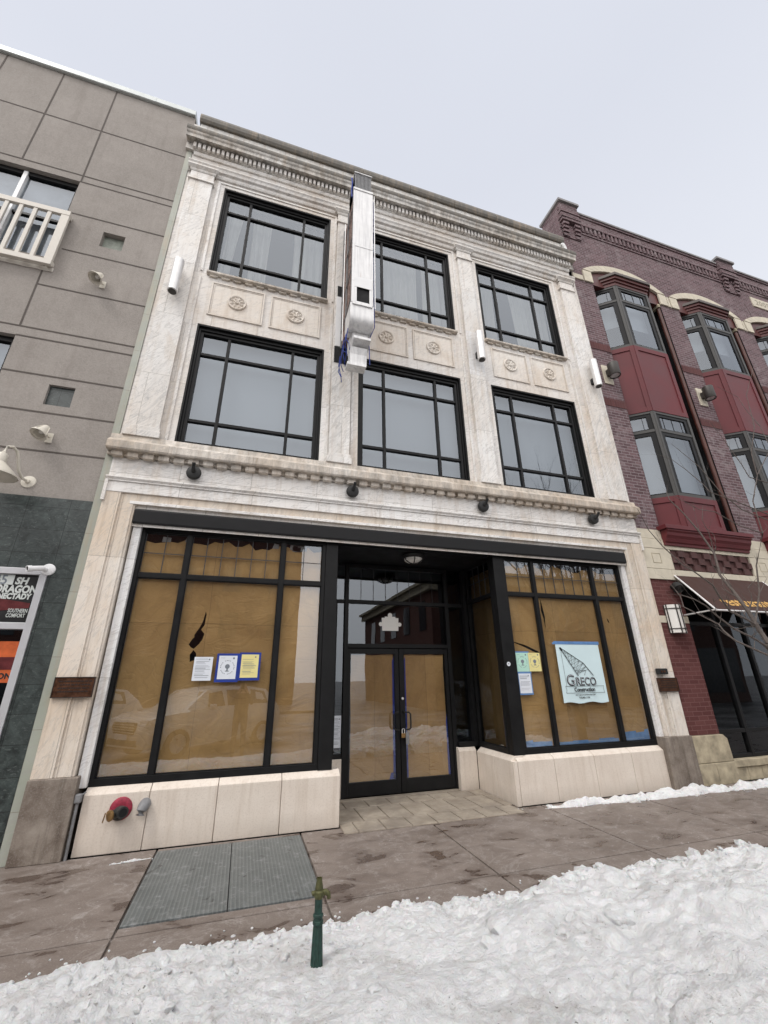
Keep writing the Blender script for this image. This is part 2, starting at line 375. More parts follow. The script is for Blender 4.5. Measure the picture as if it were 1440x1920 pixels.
def peeled():
    g = G('peeled_sign_face'); p = g.objc()
    n = g.noise(g.scale(p, (1, 3, 1.3)), 7, 8, .75, .5); n2 = g.noise(p, 22, 5, .7)
    c = g.mix(g.ramp(n, .42, .58), (.13, .065, .045), (.36, .27, .24))
    c = g.mix(g.ramp(n2, .52, .62), c, (.03, .022, .02))
    c = g.mix(g.ramp(n, .62, .72, 0, 1), c, (.45, .43, .42))
    return g.done(c, .8, 0, g.bump(n2, .6, .01), .3)
M['peel'] = peeled()
def signmetal():
    g = G('streaked_white_sheet_metal'); p = g.objc()
    st = g.noise(g.scale(p, (16, 16, .7)), 1.2, 7, .65); n = g.noise(p, 5, 6, .65); ru = g.noise(g.scale(p, (30, 30, 2.0)), 1.0, 5, .7)
    c = g.mix(g.ramp(n, .3, .7), (.66, .655, .65), (.76, .755, .75))
    c = g.mix(g.ramp(st, .46, .70, 0, .7), c, (.40, .40, .41))
    c = g.mix(g.ramp(ru, .62, .74, 0, .45), c, (.33, .22, .14))
    return g.done(c, .42, .2, g.bump(g.noise(p, 3, 4, .5), .25, .03), .4)
M['steel'] = signmetal()
def floor_tile():
    g = G('cream_floor_tile'); p = g.pos()
    n1 = g.noise(p, 5, 7, .65); n2 = g.noise(p, 40, 4, .6)
    c = g.mix(g.ramp(n1, .3, .7), (.255, .215, .17), (.44, .385, .315))
    c = g.mix(g.ramp(n2, .5, .7, 0, .5), c, (.19, .16, .135))
    d = g.noise(p, 1.6, 7, .7, .6)
    c = g.mix(g.ramp(d, .45, .65, 0, .6), c, (.17, .145, .125))
    return g.done(c, .5, 0, g.bump(n2, .2, .003), .35)
M['tilefloor'] = floor_tile()
def concrete():
    g = G('wet_winter_concrete'); p = g.pos()
    n1 = g.noise(p, .8, 6, .6, .3); n2 = g.noise(p, 85, 4, .75); n3 = g.noise(g.scale(p, (1, 1.6, 1)), 3.2, 8, .7, .6)
    salt = g.noise(p, 7, 9, .8, 1.2); speck = g.noise(p, 38, 3, .6)
    wet = g.noise(g.scale(p, (1.0, 2.0, 1), rot=(0, 0, R(12))), 2.2, 5, .55, .5)
    ring = g.math('ABSOLUTE', g.math('SUBTRACT', g.noise(p, 2.4, 5, .6, .8), .5))
    br = g.n('TexBrick', {'Vector': p, 'Color1': (0, 0, 0, 1), 'Color2': (1, 1, 1, 1), 'Mortar': (.5, .5, .5, 1), 'Scale': 1.0, 'Mortar Size': 0.0, 'Brick Width': 1.57, 'Row Height': 1.6}, offset=.3)
    c = g.mix(g.ramp(n1, .32, .68), (.165, .134, .114), (.245, .205, .180))
    c = g.mix(g.math('MULTIPLY', g.n('SeparateColor', {0: br.outputs[0]}).outputs[0], .25), c, (.14, .118, .105))
    c = g.mix(g.ramp(n3, .42, .66, 0, .6), c, (.115, .087, .072))
    c = g.mix(g.ramp(n2, .45, .75, 0, .6), c, (.31, .275, .25))
    c = g.mix(g.ramp(ring, 0, .018, .28, 0), c, (.40, .375, .355))
    c = g.mix(g.ramp(salt, .55, .70, 0, .6), c, (.44, .415, .395))
    c = g.mix(g.math('MULTIPLY', g.ramp(speck, .66, .70, 0, .8), g.ramp(n1, .4, .6)), c, (.62, .61, .60))
    wf = g.ramp(wet, .60, .63)
    c = g.mix(g.math('MULTIPLY', wf, .8), c, (.048, .028, .021))
    damp = g.ramp(wet, .48, .60)
    c = g.mix(g.math('MULTIPLY', damp, .35), c, (.085, .062, .05))
    r = g.math('SUBTRACT', .62, g.math('MULTIPLY', g.math('MAXIMUM', wf, g.math('MULTIPLY', damp, .5)), .42))
    return g.done(c, r, 0, g.bump(g.math('ADD', n2, g.math('MULTIPLY', n3, .6)), .3, .005), .4)
M['concrete'] = concrete()
def asphalt():
    g = G('slushy_asphalt'); p = g.pos()
    n1 = g.noise(p, .6, 6, .6); n2 = g.noise(p, 50, 4, .7)
    c = g.mix(g.ramp(n1, .4, .62), (.05, .048, .046), (.30, .29, .285))
    c = g.mix(g.ramp(n2, .3, .7, 0, .4), c, (.03, .03, .03))
    return g.done(c, .5, 0, g.bump(n2, .3, .01), .4)
M['asphalt'] = asphalt()
def snow():
    g = G('ploughed_snow'); p = g.pos()
    n1 = g.noise(p, 2.2, 7, .65, .6); n2 = g.noise(p, 17, 8, .72, .5); n3 = g.noise(p, 60, 6, .75)
    d = g.noise(p, 1.2, 9, .74, 1.2); d2 = g.noise(p, 13, 7, .75); gr = g.noise(p, 55, 2, .5)
    c = g.mix(g.ramp(n1, .3, .7), (.84, .845, .85), (.93, .935, .94))
    c = g.mix(g.ramp(n2, .36, .54, .25, 0), c, (.56, .56, .565))
    c = g.mix(g.ramp(d, .52, .68, 0, .55), c, (.44, .41, .38))
    c = g.mix(g.math('MULTIPLY', g.ramp(d2, .56, .70, 0, .75), g.ramp(d, .44, .60)), c, (.20, .165, .135))
    c = g.mix(g.math('MULTIPLY', g.ramp(gr, .70, .74, 0, .8), g.ramp(d, .38, .56)), c, (.07, .055, .045))
    h = g.math('ADD', g.math('MULTIPLY', n2, 1.), g.math('MULTIPLY', n3, .35))
    return g.done(c, .5, 0, g.bump(h, 1.0, .045), .35, Subsurface_Weight=.1, Subsurface_Scale=.01)
M['snow'] = snow()
def hatchmat():
    g = G('ribbed_steel_plate'); p = g.pos()
    wv = g.n('TexWave', {'Vector': p, 'Scale': 9.5, 'Distortion': 0., 'Detail': 0.}, wave_type='BANDS', bands_direction='X', wave_profile='SIN').outputs[1]
    n1 = g.noise(p, 3, 7, .7, .6); n2 = g.noise(p, 60, 4, .7); n3 = g.noise(p, 9, 7, .75)
    c = g.mix(g.ramp(n1, .3, .7), (.10, .112, .112), (.165, .178, .175))
    c = g.mix(g.ramp(wv, .55, .95, 0, .35), c, (.27, .28, .275))
    c = g.mix(g.ramp(n3, .54, .68, 0, .6), c, (.36, .37, .37))
    n4 = g.noise(p, 4, 5, .6, .8)
    c = g.mix(g.ramp(n4, .64, .68, 0, .75), c, (.035, .033, .032))
    c = g.mix(g.ramp(n2, .5, .75, 0, .5), c, (.07, .075, .075))
    return g.done(c, .5, .25, g.bump(g.math('ADD', wv, g.math('MULTIPLY', n2, .6)), .5, .004), .4)
M['hatch'] = hatchmat()
M['carwhite'] = plain('white_car_paint', (.72, .72, .71), .25, 0, .02, 2, 0, .5, Coat_Weight=.6)
M['carblack'] = plain('black_car_trim', (.012, .012, .012), .4)
M['carglass'] = plain('dark_car_glass', (.02, .022, .024), .06, 0, .05, 2, 0, .6)
M['tyre'] = plain('black_rubber', (.02, .02, .02), .8)
M['rim'] = plain('alloy_rim', (.45, .45, .46), .3, .8)
M['lens'] = plain('clear_headlight_lens', (.55, .55, .55), .12, .2)
M['roof'] = plain('grey_roof_membrane', (.2, .2, .2), .9)
M['oppglass'] = plain('dark_window_glass', (.03, .035, .04), .1, 0, .1, 1, 0, .6)

def facade(mb, x0, x1, z0, z1, holes, yf, yb):
    """front sheet with rectangular openings, their reveals, and closed sides"""
    xs = sorted({x0, x1, *[h[0] for h in holes], *[h[1] for h in holes]}); zs = sorted({z0, z1, *[h[2] for h in holes], *[h[3] for h in holes]})
    inh = lambda x, z: any(h[0] < x < h[1] and h[2] < z < h[3] for h in holes)
    for a, b in zip(xs, xs[1:]):
        for c, d in zip(zs, zs[1:]):
            if not inh((a+b)/2, (c+d)/2): mb.face([(a,yf,c),(b,yf,c),(b,yf,d),(a,yf,d)])
    for a, b, c, d in holes:
        mb.face([(a,yf,c),(a,yf,d),(a,yb,d),(a,yb,c)]); mb.face([(b,yf,c),(b,yb,c),(b,yb,d),(b,yf,d)])
        mb.face([(a,yf,d),(b,yf,d),(b,yb,d),(a,yb,d)])
        if c > z0: mb.face([(a,yf,c),(a,yb,c),(b,yb,c),(b,yf,c)])
    return mb

# ================================================================== ground
SL = -0.14
bmx = MB(); bmx.face([(-400,-400,SL),(400,-400,SL),(400,400,SL),(-400,400,SL)])
kind(bmx.build('road', M['asphalt']), 'structure')
m_ = MB()
xj = [-30, -12, -7.0, -5.4, -3.85, -2.28, -.70, .815, 2.40, 4.14, 5.72, 7.3, 8.9, 10.5, 12.1, 16, 30]
yj = [-4.45, -3.3, -1.76, -.02]
HX0, HX1, HY0, HY1 = -.70, .815, -1.64, -.09
for a, b in zip(xj, xj[1:]):
    for c, d in zip(yj, yj[1:]):
        g_ = .009
        if a == -.70 and c == -1.76:      # the slab holding the cellar hatch
            m_.box(a+g_, b-g_, c+g_, HY0-.008, -.12, 0); m_.box(a+g_, b-g_, HY1+.006, d, -.12, 0)
        else: m_.box(a+g_, b-g_, c+g_, d-g_ if d < -.1 else d, -.12, 0)
m_.box(-30, 30, -4.44, -.03, -.2, -.022)
kind(m_.build('sidewalk', M['concrete'], bevel=.004), 'structure')
kind(MB().box(-30, 30, -4.62, -4.455, -.3, .0).build('kerb', M['cream_dirty'], bevel=.01), 'structure')

# ================================================================== white marble building
B = thing('marble_building', 'three-storey white marble storefront building with black framed windows', 'building', (0, 0, 0))
XL, XR = -2.13, 7.165
WIN_X = [(-1.326, .808), (1.45, 3.55), (4.24, 6.32)]
WIN_Z = [(4.927, 7.25), (8.44, 10.79)]
holes = [(a, b, c, d) for a, b in WIN_X for c, d in WIN_Z]
SX0, SX1, SZ1 = -1.63, 6.70, 3.90
mb = MB(); facade(mb, XL + .001, XR, 3.6, 12.48, holes, 0, .30)
mb.box(XL + .02, XR - .02, .9, 11.5, 3.95, 12.3)                   # the body behind
mb.box(XL + .02, XL + .1, .0, .9, 3.95, 12.4); mb.box(XR - .1, XR - .003, .0, .9, 3.95, 12.4); mb.box(XL + .1, XR - .1, .3, .9, 12.2, 12.46)
mb.build('wall', M['marble'], B)
# left edge strip, stained green
mb = MB(); mb.box(XL, -2.035, -.012, .25, 0, 11.9); mb.build('corner_strip', M['green_marble'], B)
mb = MB(); mb.box(7.01, XR+.003, -.015, .25, 4.86, 11.2); mb.build('corner_strip', M['marble_v'], B, bevel=.004)

# ground floor architrave and piers
mb = MB()
def archi(mb, xo0, xo1, xi0, xi1, zo, zi, yf, yb):
    mb.box(xo0, xi0, yf, yb, 0.735, zo); mb.box(xi1, xo1, yf, yb, .735, zo)
    mb.box(xi0, xi1, yf, yb, zi, zo)
mb = MB(); archi(mb, -2.032, XR - .002, SX0, SX1, 4.215, SZ1, -.03, .28)
mb.box(SX0 - .0, SX1, .03, .28, SZ1 - .001 - .25, SZ1 - .001)
mb.build('pier', M['marble_pier'], B, bevel=.004)
for o_, i_, rs in (((-2.022, -1.825), (-1.70, -1.655), (-1.806,)), ((6.89, 7.15), (6.722, 6.765), (6.80, 6.83, 6.86))):
    MB().box(*o_, -.050, -.031, .735, 4.055).build('pier_moulding', M['marble_pier'], B, bevel=.003)
    MB().box(*i_, -.045, -.031, .735, 3.90).build('pier_moulding', M['marble_pier'], B, bevel=.003)
    for x in rs: MB().box(x, x + .011, -.040, -.031, .735, 4.03).build('pier_moulding', M['marble_pier'], B, bevel=.003)
mb = MB()
mb.box(-2.022, 7.15, -.058, -.031, 4.056, 4.205)
mb.box(-1.70, 6.765, -.05, -.031, 3.902, 3.945)
for a, b in ((-2.04, -2.0), (7.12, 7.155)): mb.box(a, b, -.085, -.022, 3.915, 4.205)
prof = [(-.031, 4.206), (-.075, 4.206), (-.075, 4.225), (-.10, 4.25), (-.10, 4.27), (-.031, 4.285)]
mb.prism(prof, lambda u, v, t: (t, u, v), -2.04, 7.155)
mb.build('architrave', M['marble_frieze'], B, bevel=.003)
mb = MB(); mb.box(-2.032, XR - .002, -.022, .2, 4.286, 4.58); mb.build('frieze', M['marble_frieze'], B)
for a, b in ((-2.035, -1.575), (6.585, 7.172)): MB().box(a, b, -.075, .28, 0, .734).build('pier_base', M['base'], B, bevel=.008)
for a, b in ((-1.612, -1.512), (6.592, 6.69)): MB().box(a, b, .022, .16, .61, 3.635).build('jamb_lining', M['jamb'], B, bevel=.006)

# belt course with blocks
mb = MB()
prof = [(0, 4.60), (-.06, 4.60), (-.06, 4.655), (-.152, 4.650), (-.165, 4.672), (-.165, 4.775), (-.15, 4.79), (-.085, 4.845), (-.07, 4.925), (0, 4.925)]
mb.prism(prof, lambda u, v, t: (t, u, v), -2.11, 7.215)
mb.build('belt_course', M['belt'], B, bevel=.004)
mb = MB(); x = -2.045
while x < 7.1:
    j = random.uniform(-.004, .004)
    mb.box(x + j, x + .140 + j, -.108 + random.uniform(0, .01), -.02, 4.572 + random.uniform(-.004, .006), 4.661); x += .195
mb.build('dentil_row', M['belt'], B, bevel=.006)

# pilasters
def pilaster(x0, x1, right=False):
    p = MB(); p.box(x0, x1, -.06, .02, 5.10, 10.70); o = p.build('pilaster', M['marble_v'], B, bevel=.004)
    q = MB(); q.box(x0 - .035, x1 + .035, -.095, .02, 4.926, 5.03); q.box(x0 - .018, x1 + .018, -.078, .02, 5.03, 5.102)
    q.build('base', M['marble_v'], o, bevel=.006)
    q = MB(); q.box(x0 - .03, x1 + .03, -.088, .02, 10.685, 10.72); q.box(x0 - .006, x1 + .006, -.066, .02, 10.72, 10.93)
    q.prism([(.02, 10.93), (-.07, 10.93), (-.085, 10.96), (-.085, 10.985), (.02, 10.985)], lambda u, v, t: (t, u, v), x0 - .03, x1 + .03)
    q.prism([(.02, 10.985), (-.085, 10.985), (-.13, 11.04), (-.13, 11.075), (.02, 11.075)], lambda u, v, t: (t, u, v), x0 - .07, x1 + .07)
    q.build('capital', M['marble_v'], o, bevel=.003)
for a, b in ((-1.95, -1.54), (.955, 1.30), (3.755, 4.095), (6.605, 7.0)): pilaster(a, b)

# surrounds beside the openings (raised fillet)
mb = MB()
for a, b in WIN_X:
    for c, d in ((4.926, 8.30), (8.44, 10.87)):
        mb.box(a - .13, a - .085, -.018, .01, c, d); mb.box(b + .085, b + .13, -.018, .01, c, d)
    mb.box(a - .13, b + .13, -.018, .01, 10.871, 10.91)
mb.build('window_surround', M['marble_v'], B, bevel=.004)

# entablature: moulding, frieze, dentils, cornice, parapet
mb = MB()
mb.prism([(0, 10.965), (-.03, 10.965), (-.045, 11.00), (-.045, 11.055), (-.085, 11.075), (-.10, 11.13), (-.12, 11.16), (-.12, 11.185), (0, 11.20)], lambda u, v, t: (t, u, v), -2.03, 7.10)
mb.prism([(0, 11.47), (-.03, 11.47), (-.05, 11.52), (-.05, 11.545), (0, 11.545)], lambda u, v, t: (t, u, v), -2.0, 7.06)
mb.build('entablature_moulding', M['marble_v'], B, bevel=.003)
mb = MB()
mb.prism([(0, 11.546), (-.065, 11.546), (-.065, 11.735), (-.09, 11.75), (-.185, 11.735), (-.20, 11.72), (-.205, 11.80), (-.225, 11.83), (-.25, 11.92), (-.25, 11.975), (-.05, 12.03), (0, 12.03)], lambda u, v, t: (t, u, v), -2.155, 7.19)
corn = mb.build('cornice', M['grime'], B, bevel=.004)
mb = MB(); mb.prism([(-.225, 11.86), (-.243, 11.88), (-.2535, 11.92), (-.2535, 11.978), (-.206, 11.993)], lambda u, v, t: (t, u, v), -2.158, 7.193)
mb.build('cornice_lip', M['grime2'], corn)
mb = MB(); x = -2.02; k = 0
while x < 7.03: mb.box(x, x + .055, -.122, -.05, 11.575, 11.722); x += .0885
mb.build('dentil_row', M['marble_v'], corn, bevel=.008)
mb = MB(); mb.box(-2.0, 7.04, -.035, .3, 12.03, 12.50); mb.build('parapet', M['parapet'], B)
mb = MB(); x = -2.025
while x < 7.06:
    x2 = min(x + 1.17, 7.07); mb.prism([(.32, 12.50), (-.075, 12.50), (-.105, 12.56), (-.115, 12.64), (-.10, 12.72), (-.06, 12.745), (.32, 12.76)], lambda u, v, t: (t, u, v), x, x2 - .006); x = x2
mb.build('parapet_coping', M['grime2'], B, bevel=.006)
mb = MB(); mb.box(1.70, 1.86, -.043, -.03, 12.22, 12.34); mb.build('vent_plate', M['grey_pvc'], B)
mb = MB(); mb.tube([(7.0, -.06, 12.45), (7.0, -.10, 12.40), (7.04, -.10, 12.30), (7.06, -.09, 12.02)], .035, 10); mb.build('overflow_pipe', M['white_trim'], B, smooth=True)

# spandrels with rosettes
def spandrel(x0, x1):
    mid = (x0 + x1) / 2
    for a, b in ((x0 + .105, mid - .055), (mid + .055, x1 - .105)):
        p = MB(); z0, z1 = 7.475, 8.235
        p.box(a + .052, b - .052, -.006, .0, z0 + .052, z1 - .052)
        for q in ((a, b, z0, z0 + .028), (a, b, z1 - .028, z1), (a, a + .028, z0 + .028, z1 - .028), (b - .028, b, z0 + .028, z1 - .028)): p.box(q[0], q[1], -.022, .0, q[2], q[3])
        for q in ((a+.036, b-.036, z0+.036, z0+.052), (a+.036, b-.036, z1-.052, z1-.036), (a+.036, a+.052, z0+.052, z1-.052), (b-.052, b-.036, z0+.052, z1-.052)): p.box(q[0], q[1], -.014, .0, q[2], q[3])
        o = p.build('spandrel_panel', M['marble_panel'], B, bevel=.004)
        cx, cz, r = (a + b) / 2, 7.865, .158
        p = MB(); p.lathe([(r, .0), (r, .02), (r - .012, .032), (r - .03, .026), (r - .034, .012), (.05, .012)], (cx, -.004, cz), (0, -1, 0), 32)
        p.lathe([(.034, .012), (.034, .03), (.02, .042), (.006, .036)], (cx, -.004, cz), (0, -1, 0), 14)
        for k in range(8):
            an = k * PI / 4 + .39; dx, dz = math.cos(an), math.sin(an)
            pts = []
            for rr, wd, h in ((.045, .014, .018), (.075, .030, .034), (.105, .036, .034), (.122, .018, .02)):
                pts.append((rr, wd, h))
            for (r0, w0, h0), (r1, w1, h1) in zip(pts, pts[1:]):
                P = lambda rr, ww, h: (cx + dx*rr - dz*ww, -.004 - h, cz + dz*rr + dx*ww)
                p.face([P(r0, -w0, .008), P(r1, -w1, .008), P(r1, 0, h1), P(r0, 0, h0)]); p.face([P(r0, 0, h0), P(r1, 0, h1), P(r1, w1, .008), P(r0, w0, .008)])
        p.build('rosette', M['marble_panel'], o)
    p = MB()
    p.prism([(0, 8.372), (-.045, 8.372), (-.072, 8.390), (-.072, 8.428), (.08, 8.445), (.08, 8.385), (0, 8.385)], lambda u, v, t: (t, u, v), x0 - .012, x1 + .012)
    x = x0 + .04
    while x < x1 - .1: p.box(x, x + .135, -.036, 0, 8.335, 8.374); x += .2
    p.build('window_sill', M['belt'], B, bevel=.004)
for a, b in WIN_X: spandrel(a, b)

# upper windows
def upper_window(x0, x1, z0, z1, curt, seed):
    rnd = random.Random(seed)
    f = MB()
    # metal lining of the reveal
    f.box(x0+.001, x0 + .028, .006, .15, z0, z1); f.box(x1 - .028, x1-.001, .006, .15, z0, z1)
    f.box(x0 + .028, x1 - .028, .006, .15, z1 - .03, z1-.001); f.box(x0 + .028, x1 - .028, .006, .15, z0, z0 + .03)
    for (a, b, c, d) in ((x0+.028, x0+.06, z0+.03, z1-.03), (x1-.06, x1-.028, z0+.03, z1-.03), (x0+.06, x1-.06, z1-.085, z1-.03), (x0+.06, x1-.06, z0+.03, z0+.055)): f.box(a, b, .05, .15, c, d)
    a, b, c, d = x0 + .06, x1 - .06, z0 + .055, z1 - .085
    for (p, q, r_, s_) in ((a, a+.05, c, d), (b-.05, b, c, d), (a+.05, b-.05, d-.05, d), (a+.05, b-.05, c, c+.05)): f.box(p, q, .075, .155, r_, s_)
    W = x1 - x0; xa, xb = x0 + .52 * W / 2.13, x1 - .54 * W / 2.13
    za, zb = z0 + .485, z1 - .545
    for x in (xa, xb): f.box(x - .024, x + .024, .082, .15, c + .05, d - .05)
    for z in (za, zb):
        for p, q in ((a + .05, xa - .024), (xa + .024, xb - .024), (xb + .024, b - .05)): f.box(p, q, .084, .15, z - .024, z + .024)
    o = f.build('window', M['black'], B, bevel=.003)
    p = MB(); p.face([(a+.04, .118, c+.04), (b-.04, .118, c+.04), (b-.04, .118, d-.04), (a+.04, .118, d-.04)]); p.build('pane', M['glass_up'], o)
    r = MB(); r.box(x0, x1, .85, .88, z0 - .1, z1 + .1)
    for q in ((x0 - .02, x0), (x1, x1 + .02)): r.box(q[0], q[1], .31, .85, z0 - .1, z1 + .1)
    r.box(x0, x1, .31, .85, z1 + .08, z1 + .1); r.box(x0, x1, .31, .85, z0 - .1, z0 - .02); r.build('room', M['dark'], o)
    if curt:
        for (u0, u1, lean) in curt:
            cb = MB(); n = 46; X0, X1 = x0 + u0 * W, x0 + u1 * W; prev = None
            for i in range(n + 1):
                t = i / n; xt = X0 + (X1 - X0) * t; xbm = X0 + (X1 - X0) * t * (1 - abs(lean)) + (max(lean, 0) * (X1 - X0))
                y = .30 + .022 * math.sin(t * (X1 - X0) * 42 + rnd.random() * .5) + .012 * math.sin(t * 17)
                col = [cb.b.verts.new((xt * (1 - k/6) + xbm * k/6 + .012*math.sin(k+i*.3), y, z1 - .05 - (z1 - z0 - .02) * k / 6)) for k in range(7)]
                if prev:
                    for k in range(6): cb.b.faces.new((prev[k], prev[k+1], col[k+1], col[k]))
                prev = col
            cb.build('curtain', M['curtain'], o, smooth=True)
    else:
        cb = MB(); cb.face([(x0 + .05, .26, z0 + .0), (x1 - .05, .26, z0 + .0), (x1 - .05, .26, z1 - .03), (x0 + .05, .26, z1 - .03)]); cb.build('blind', M['blind'], o)
    return o
CUR = {(0, 1): [(.06, .19, -.45), (.27, .45, .2), (.66, .98, .1)], (1, 1): [(.28, .66, 0), (.72, .98, 0)], (2, 1): [(.05, .27, 0), (.48, .97, .15)]}
for i, (a, b) in enumerate(WIN_X):
    for j, (c, d) in enumerate(WIN_Z): upper_window(a, b, c, d, CUR.get((i, j)), i * 2 + j)

# ---------------- storefront
f = MB(); f.prism([(.19, 3.64), (-.035, 3.64), (-.04, 3.66), (-.04, 3.82), (-.03, 3.845), (.19, 3.845)], lambda u, v, t: (t, u, v), -1.62, 6.692)
f.build('storefront_fascia', M['black2'], B, bevel=.004)
TZ = 3.005
def shopfront(x0, x1, mull, postside, tears, name='shop_window'):
    f = MB(); z0, z1 = .605, 3.64
    y0, y1 = .085, .165
    px0 = x0 + (.185 if postside < 0 else 0); px1 = x1 - (.185 if postside > 0 else 0)
    f.box(px0, px1, y0, y1, z0, z0 + .075); f.box(px0, px1, y0, y1, 3.565, z1)
    f.box(px0, px0 + .05, y0, y1, z0 + .075, 3.565); f.box(px1 - .05, px1, y0, y1, z0 + .075, 3.565)
    if postside: f.box(*( (x0, px0 - .002) if postside < 0 else (px1 + .002, x1)), .07, .20, z0, z1)
    xs = [px0 + .05] + [c for q in mull for c in (q - .032, q + .032)] + [px1 - .05]
    for q in mull: f.box(q - .032, q + .032, y0 + .004, y1, z0 + .075, 3.565)
    for a, b in zip(xs[::2], xs[1::2]): f.box(a, b, y0 + .007, y1, TZ - .06, TZ)
    # glazing beads
    for a, b in zip(xs[::2], xs[1::2]):
        for c, d in ((z0 + .075, TZ - .06), (TZ, 3.565)):
            for q in ((a, a+.012, c, d), (b-.012, b, c, d), (a+.012, b-.012, c, c+.012), (a+.012, b-.012, d-.012, d)): f.box(q[0], q[1], .105, .135, q[2], q[3])
    o = f.build(name, M['black'], B, bevel=.003)
    MB().face([(px0+.03, .128, z0+.05), (px1-.03, .128, z0+.05), (px1-.03, .128, 3.59), (px0+.03, .128, 3.59)]).build('pane', M['glass_shop'], o)
    l = MB()
    for i, (a, b) in enumerate(zip(xs[::2], xs[1::2])):
        n = 6 if i == 1 else 2
        for k in range(1, n): xx = a + (b - a) * k / n; l.box(xx - .005, xx + .005, .122, .134, TZ, 3.565)
        zz = (TZ + 3.565) / 2; l.box(a, b, .1225, .1335, zz - .005, zz + .005)
    l.build('lead_grid', M['lead'], o)
    # brown paper with a torn upper edge and rips
    rnd = random.Random(len(mull) * 3 + int(x0 * 10))
    pb = bmesh.new(); loop = [(px0 - .02, z0 + .02), (px1 + .02, z0 + .02)]
    n = int((px1 - px0) / .09); xx = px1 + .02
    top = []
    for k in range(n + 1):
        t = k / n; xx = px1 + .02 - (px1 - px0 + .04) * t
        top.append((xx, 3.46 + rnd.choice((0, .0, .03, .06, -.02)) + rnd.uniform(-.012, .012)))
    loops = [loop + top] + tears
    edges = []
    for lp in loops:
        vs = [pb.verts.new((u, .158 if lp is loops[0] else .158, v)) for u, v in lp]
        edges += [pb.edges.new((vs[i], vs[(i + 1) % len(vs)])) for i in range(len(vs))]
    bmesh.ops.triangle_fill(pb, edges=edges, use_beauty=True, normal=(0, -1, 0))
    q = MB(); q.b.free(); q.b = pb; q.build('brown_paper', M['paper'], o)
    # scraps of tape along the torn top
    s = MB()
    for k in range(int((px1 - px0) / .3)):
        xx = px0 + .1 + rnd.random() * (px1 - px0 - .3); zz = 3.45 + rnd.random() * .03; w_ = rnd.uniform(.05, .13)
        s.face([(xx, .150, zz), (xx + w_, .150, zz + rnd.uniform(-.02, .02)), (xx + w_, .150, zz + .07), (xx + rnd.uniform(0, .03), .150, zz + .08)])
    s.build('tape_scraps', M['grey_pvc'], o)
    return o
tear1 = [(-.573, 2.54), (-.558, 2.50), (-.565, 2.36), (-.60, 2.30), (-.552, 2.25), (-.565, 2.18), (-.60, 2.12), (-.655, 2.06), (-.69, 2.075), (-.724, 2.113), (-.69, 2.18), (-.668, 2.205), (-.672, 2.235), (-.625, 2.32), (-.598, 2.385), (-.59, 2.42)]
tear2 = [(-.655, 2.045), (-.618, 2.005), (-.61, 1.93), (-.68, 1.90), (-.69, 1.99)]
sl = shopfront(-1.512, 1.185, (-.905, .375), 1, [tear1[::-1], tear2])
sr = shopfront(3.865, 6.592, (4.66, 5.94), -1, [[(4.06+.02, 2.22), (4.35, 2.155), (4.58, 2.06), (4.62, 2.03), (4.60, 2.01), (4.35, 2.115), (4.1, 2.205)], [(4.78, 2.93), (4.80, 2.8), (4.82, 2.62), (4.80, 2.4), (4.79, 2.6), (4.76, 2.72)], [(6.14, 2.64), (6.17, 2.60), (6.18, 2.55), (6.15, 2.57)]])
# blue tape along the foot of the right-hand panes
s = MB()
for a, b, h in ((4.12, 4.60, .07), (4.72, 5.88, .05), (6.0, 6.52, .13)):
    k = a
    while k < b - .03:
        k2 = min(k + random.uniform(.12, .3), b); hh = h * random.uniform(.7, 1.15)
        s.hexa([(k, .150, .69), (k2, .150, .69), (k2, .153, .69), (k, .153, .69), (k, .150, .69 + hh), (k2, .150, .69 + hh * random.uniform(.7, 1.2)), (k2, .153, .69 + hh), (k, .153, .69 + hh)]); k = k2
s.build('blue_tape', M['bluetape2'], sr)
# dark back room behind the paper
d = MB()
d.box(-1.66, 6.74, 3.4, 3.5, -.1, 3.94); d.box(-1.66, -1.625, .17, 3.4, -.1, 3.86); d.box(6.70, 6.74, .17, 3.4, -.1, 3.86); d.box(-1.66, 6.74, .17, 3.4, 3.86, 3.94); d.box(-1.62, 1.2, .3, 3.4, -.1, -.02); d.box(3.9, 6.69, .3, 3.4, -.1, -.02); d.box(1.2, 3.9, 1.3, 3.4, -.1, .0)
d.build('back_room', M['dark'], B)

# bulkheads
def bulkhead(mb, x0, x1, joints, end):
    e = [x0] + joints + [x1]
    for a, b in zip(e, e[1:]):
        a2, b2 = a + .003, b - .003
        mb.prism([(0, .003), (0, .545), (.085, .604), (.24, .604), (.24, .003)], lambda u, v, t: (t, u, v), a2, b2)
    mb.box(x0 + .01, x1 - .01, .03, .22, .0, .53)
mb = MB(); bulkhead(mb, -1.512, 1.283, [-.866, -.155, .566], 1)
mb.prism([(1.283, .003), (1.283, .545), (1.20, .604), (1.12, .604), (1.12, .003)], lambda u, v, t: (u, t, v), .243, 1.2)
mb.build('bulkhead', M['bulk'], B, bevel=.006)
mb = MB(); bulkhead(mb, 3.86, 6.586, [4.48, 5.202, 5.917], -1)
mb.hexa([(3.785, 0, .0), (3.857, 0, .0), (3.857, .24, .0), (3.785, .05, .0), (3.785, .0, .545), (3.857, 0, .545), (3.857, .24, .545), (3.785, .05, .545)])
for a, b in ((.053, .52), (.526, 1.045)):
    mb.prism([(3.785, .003), (3.785, .545), (3.865, .604), (4.0, .604), (4.0, .003)], lambda u, v, t: (u, t, v), a, b)
mb.prism([(1.05, .003), (1.05, .555), (1.10, .604), (1.3, .604), (1.3, .003)], lambda u, v, t: (t, u, v), 3.47, 3.782)
mb.build('bulkhead', M['bulk'], B, bevel=.006)

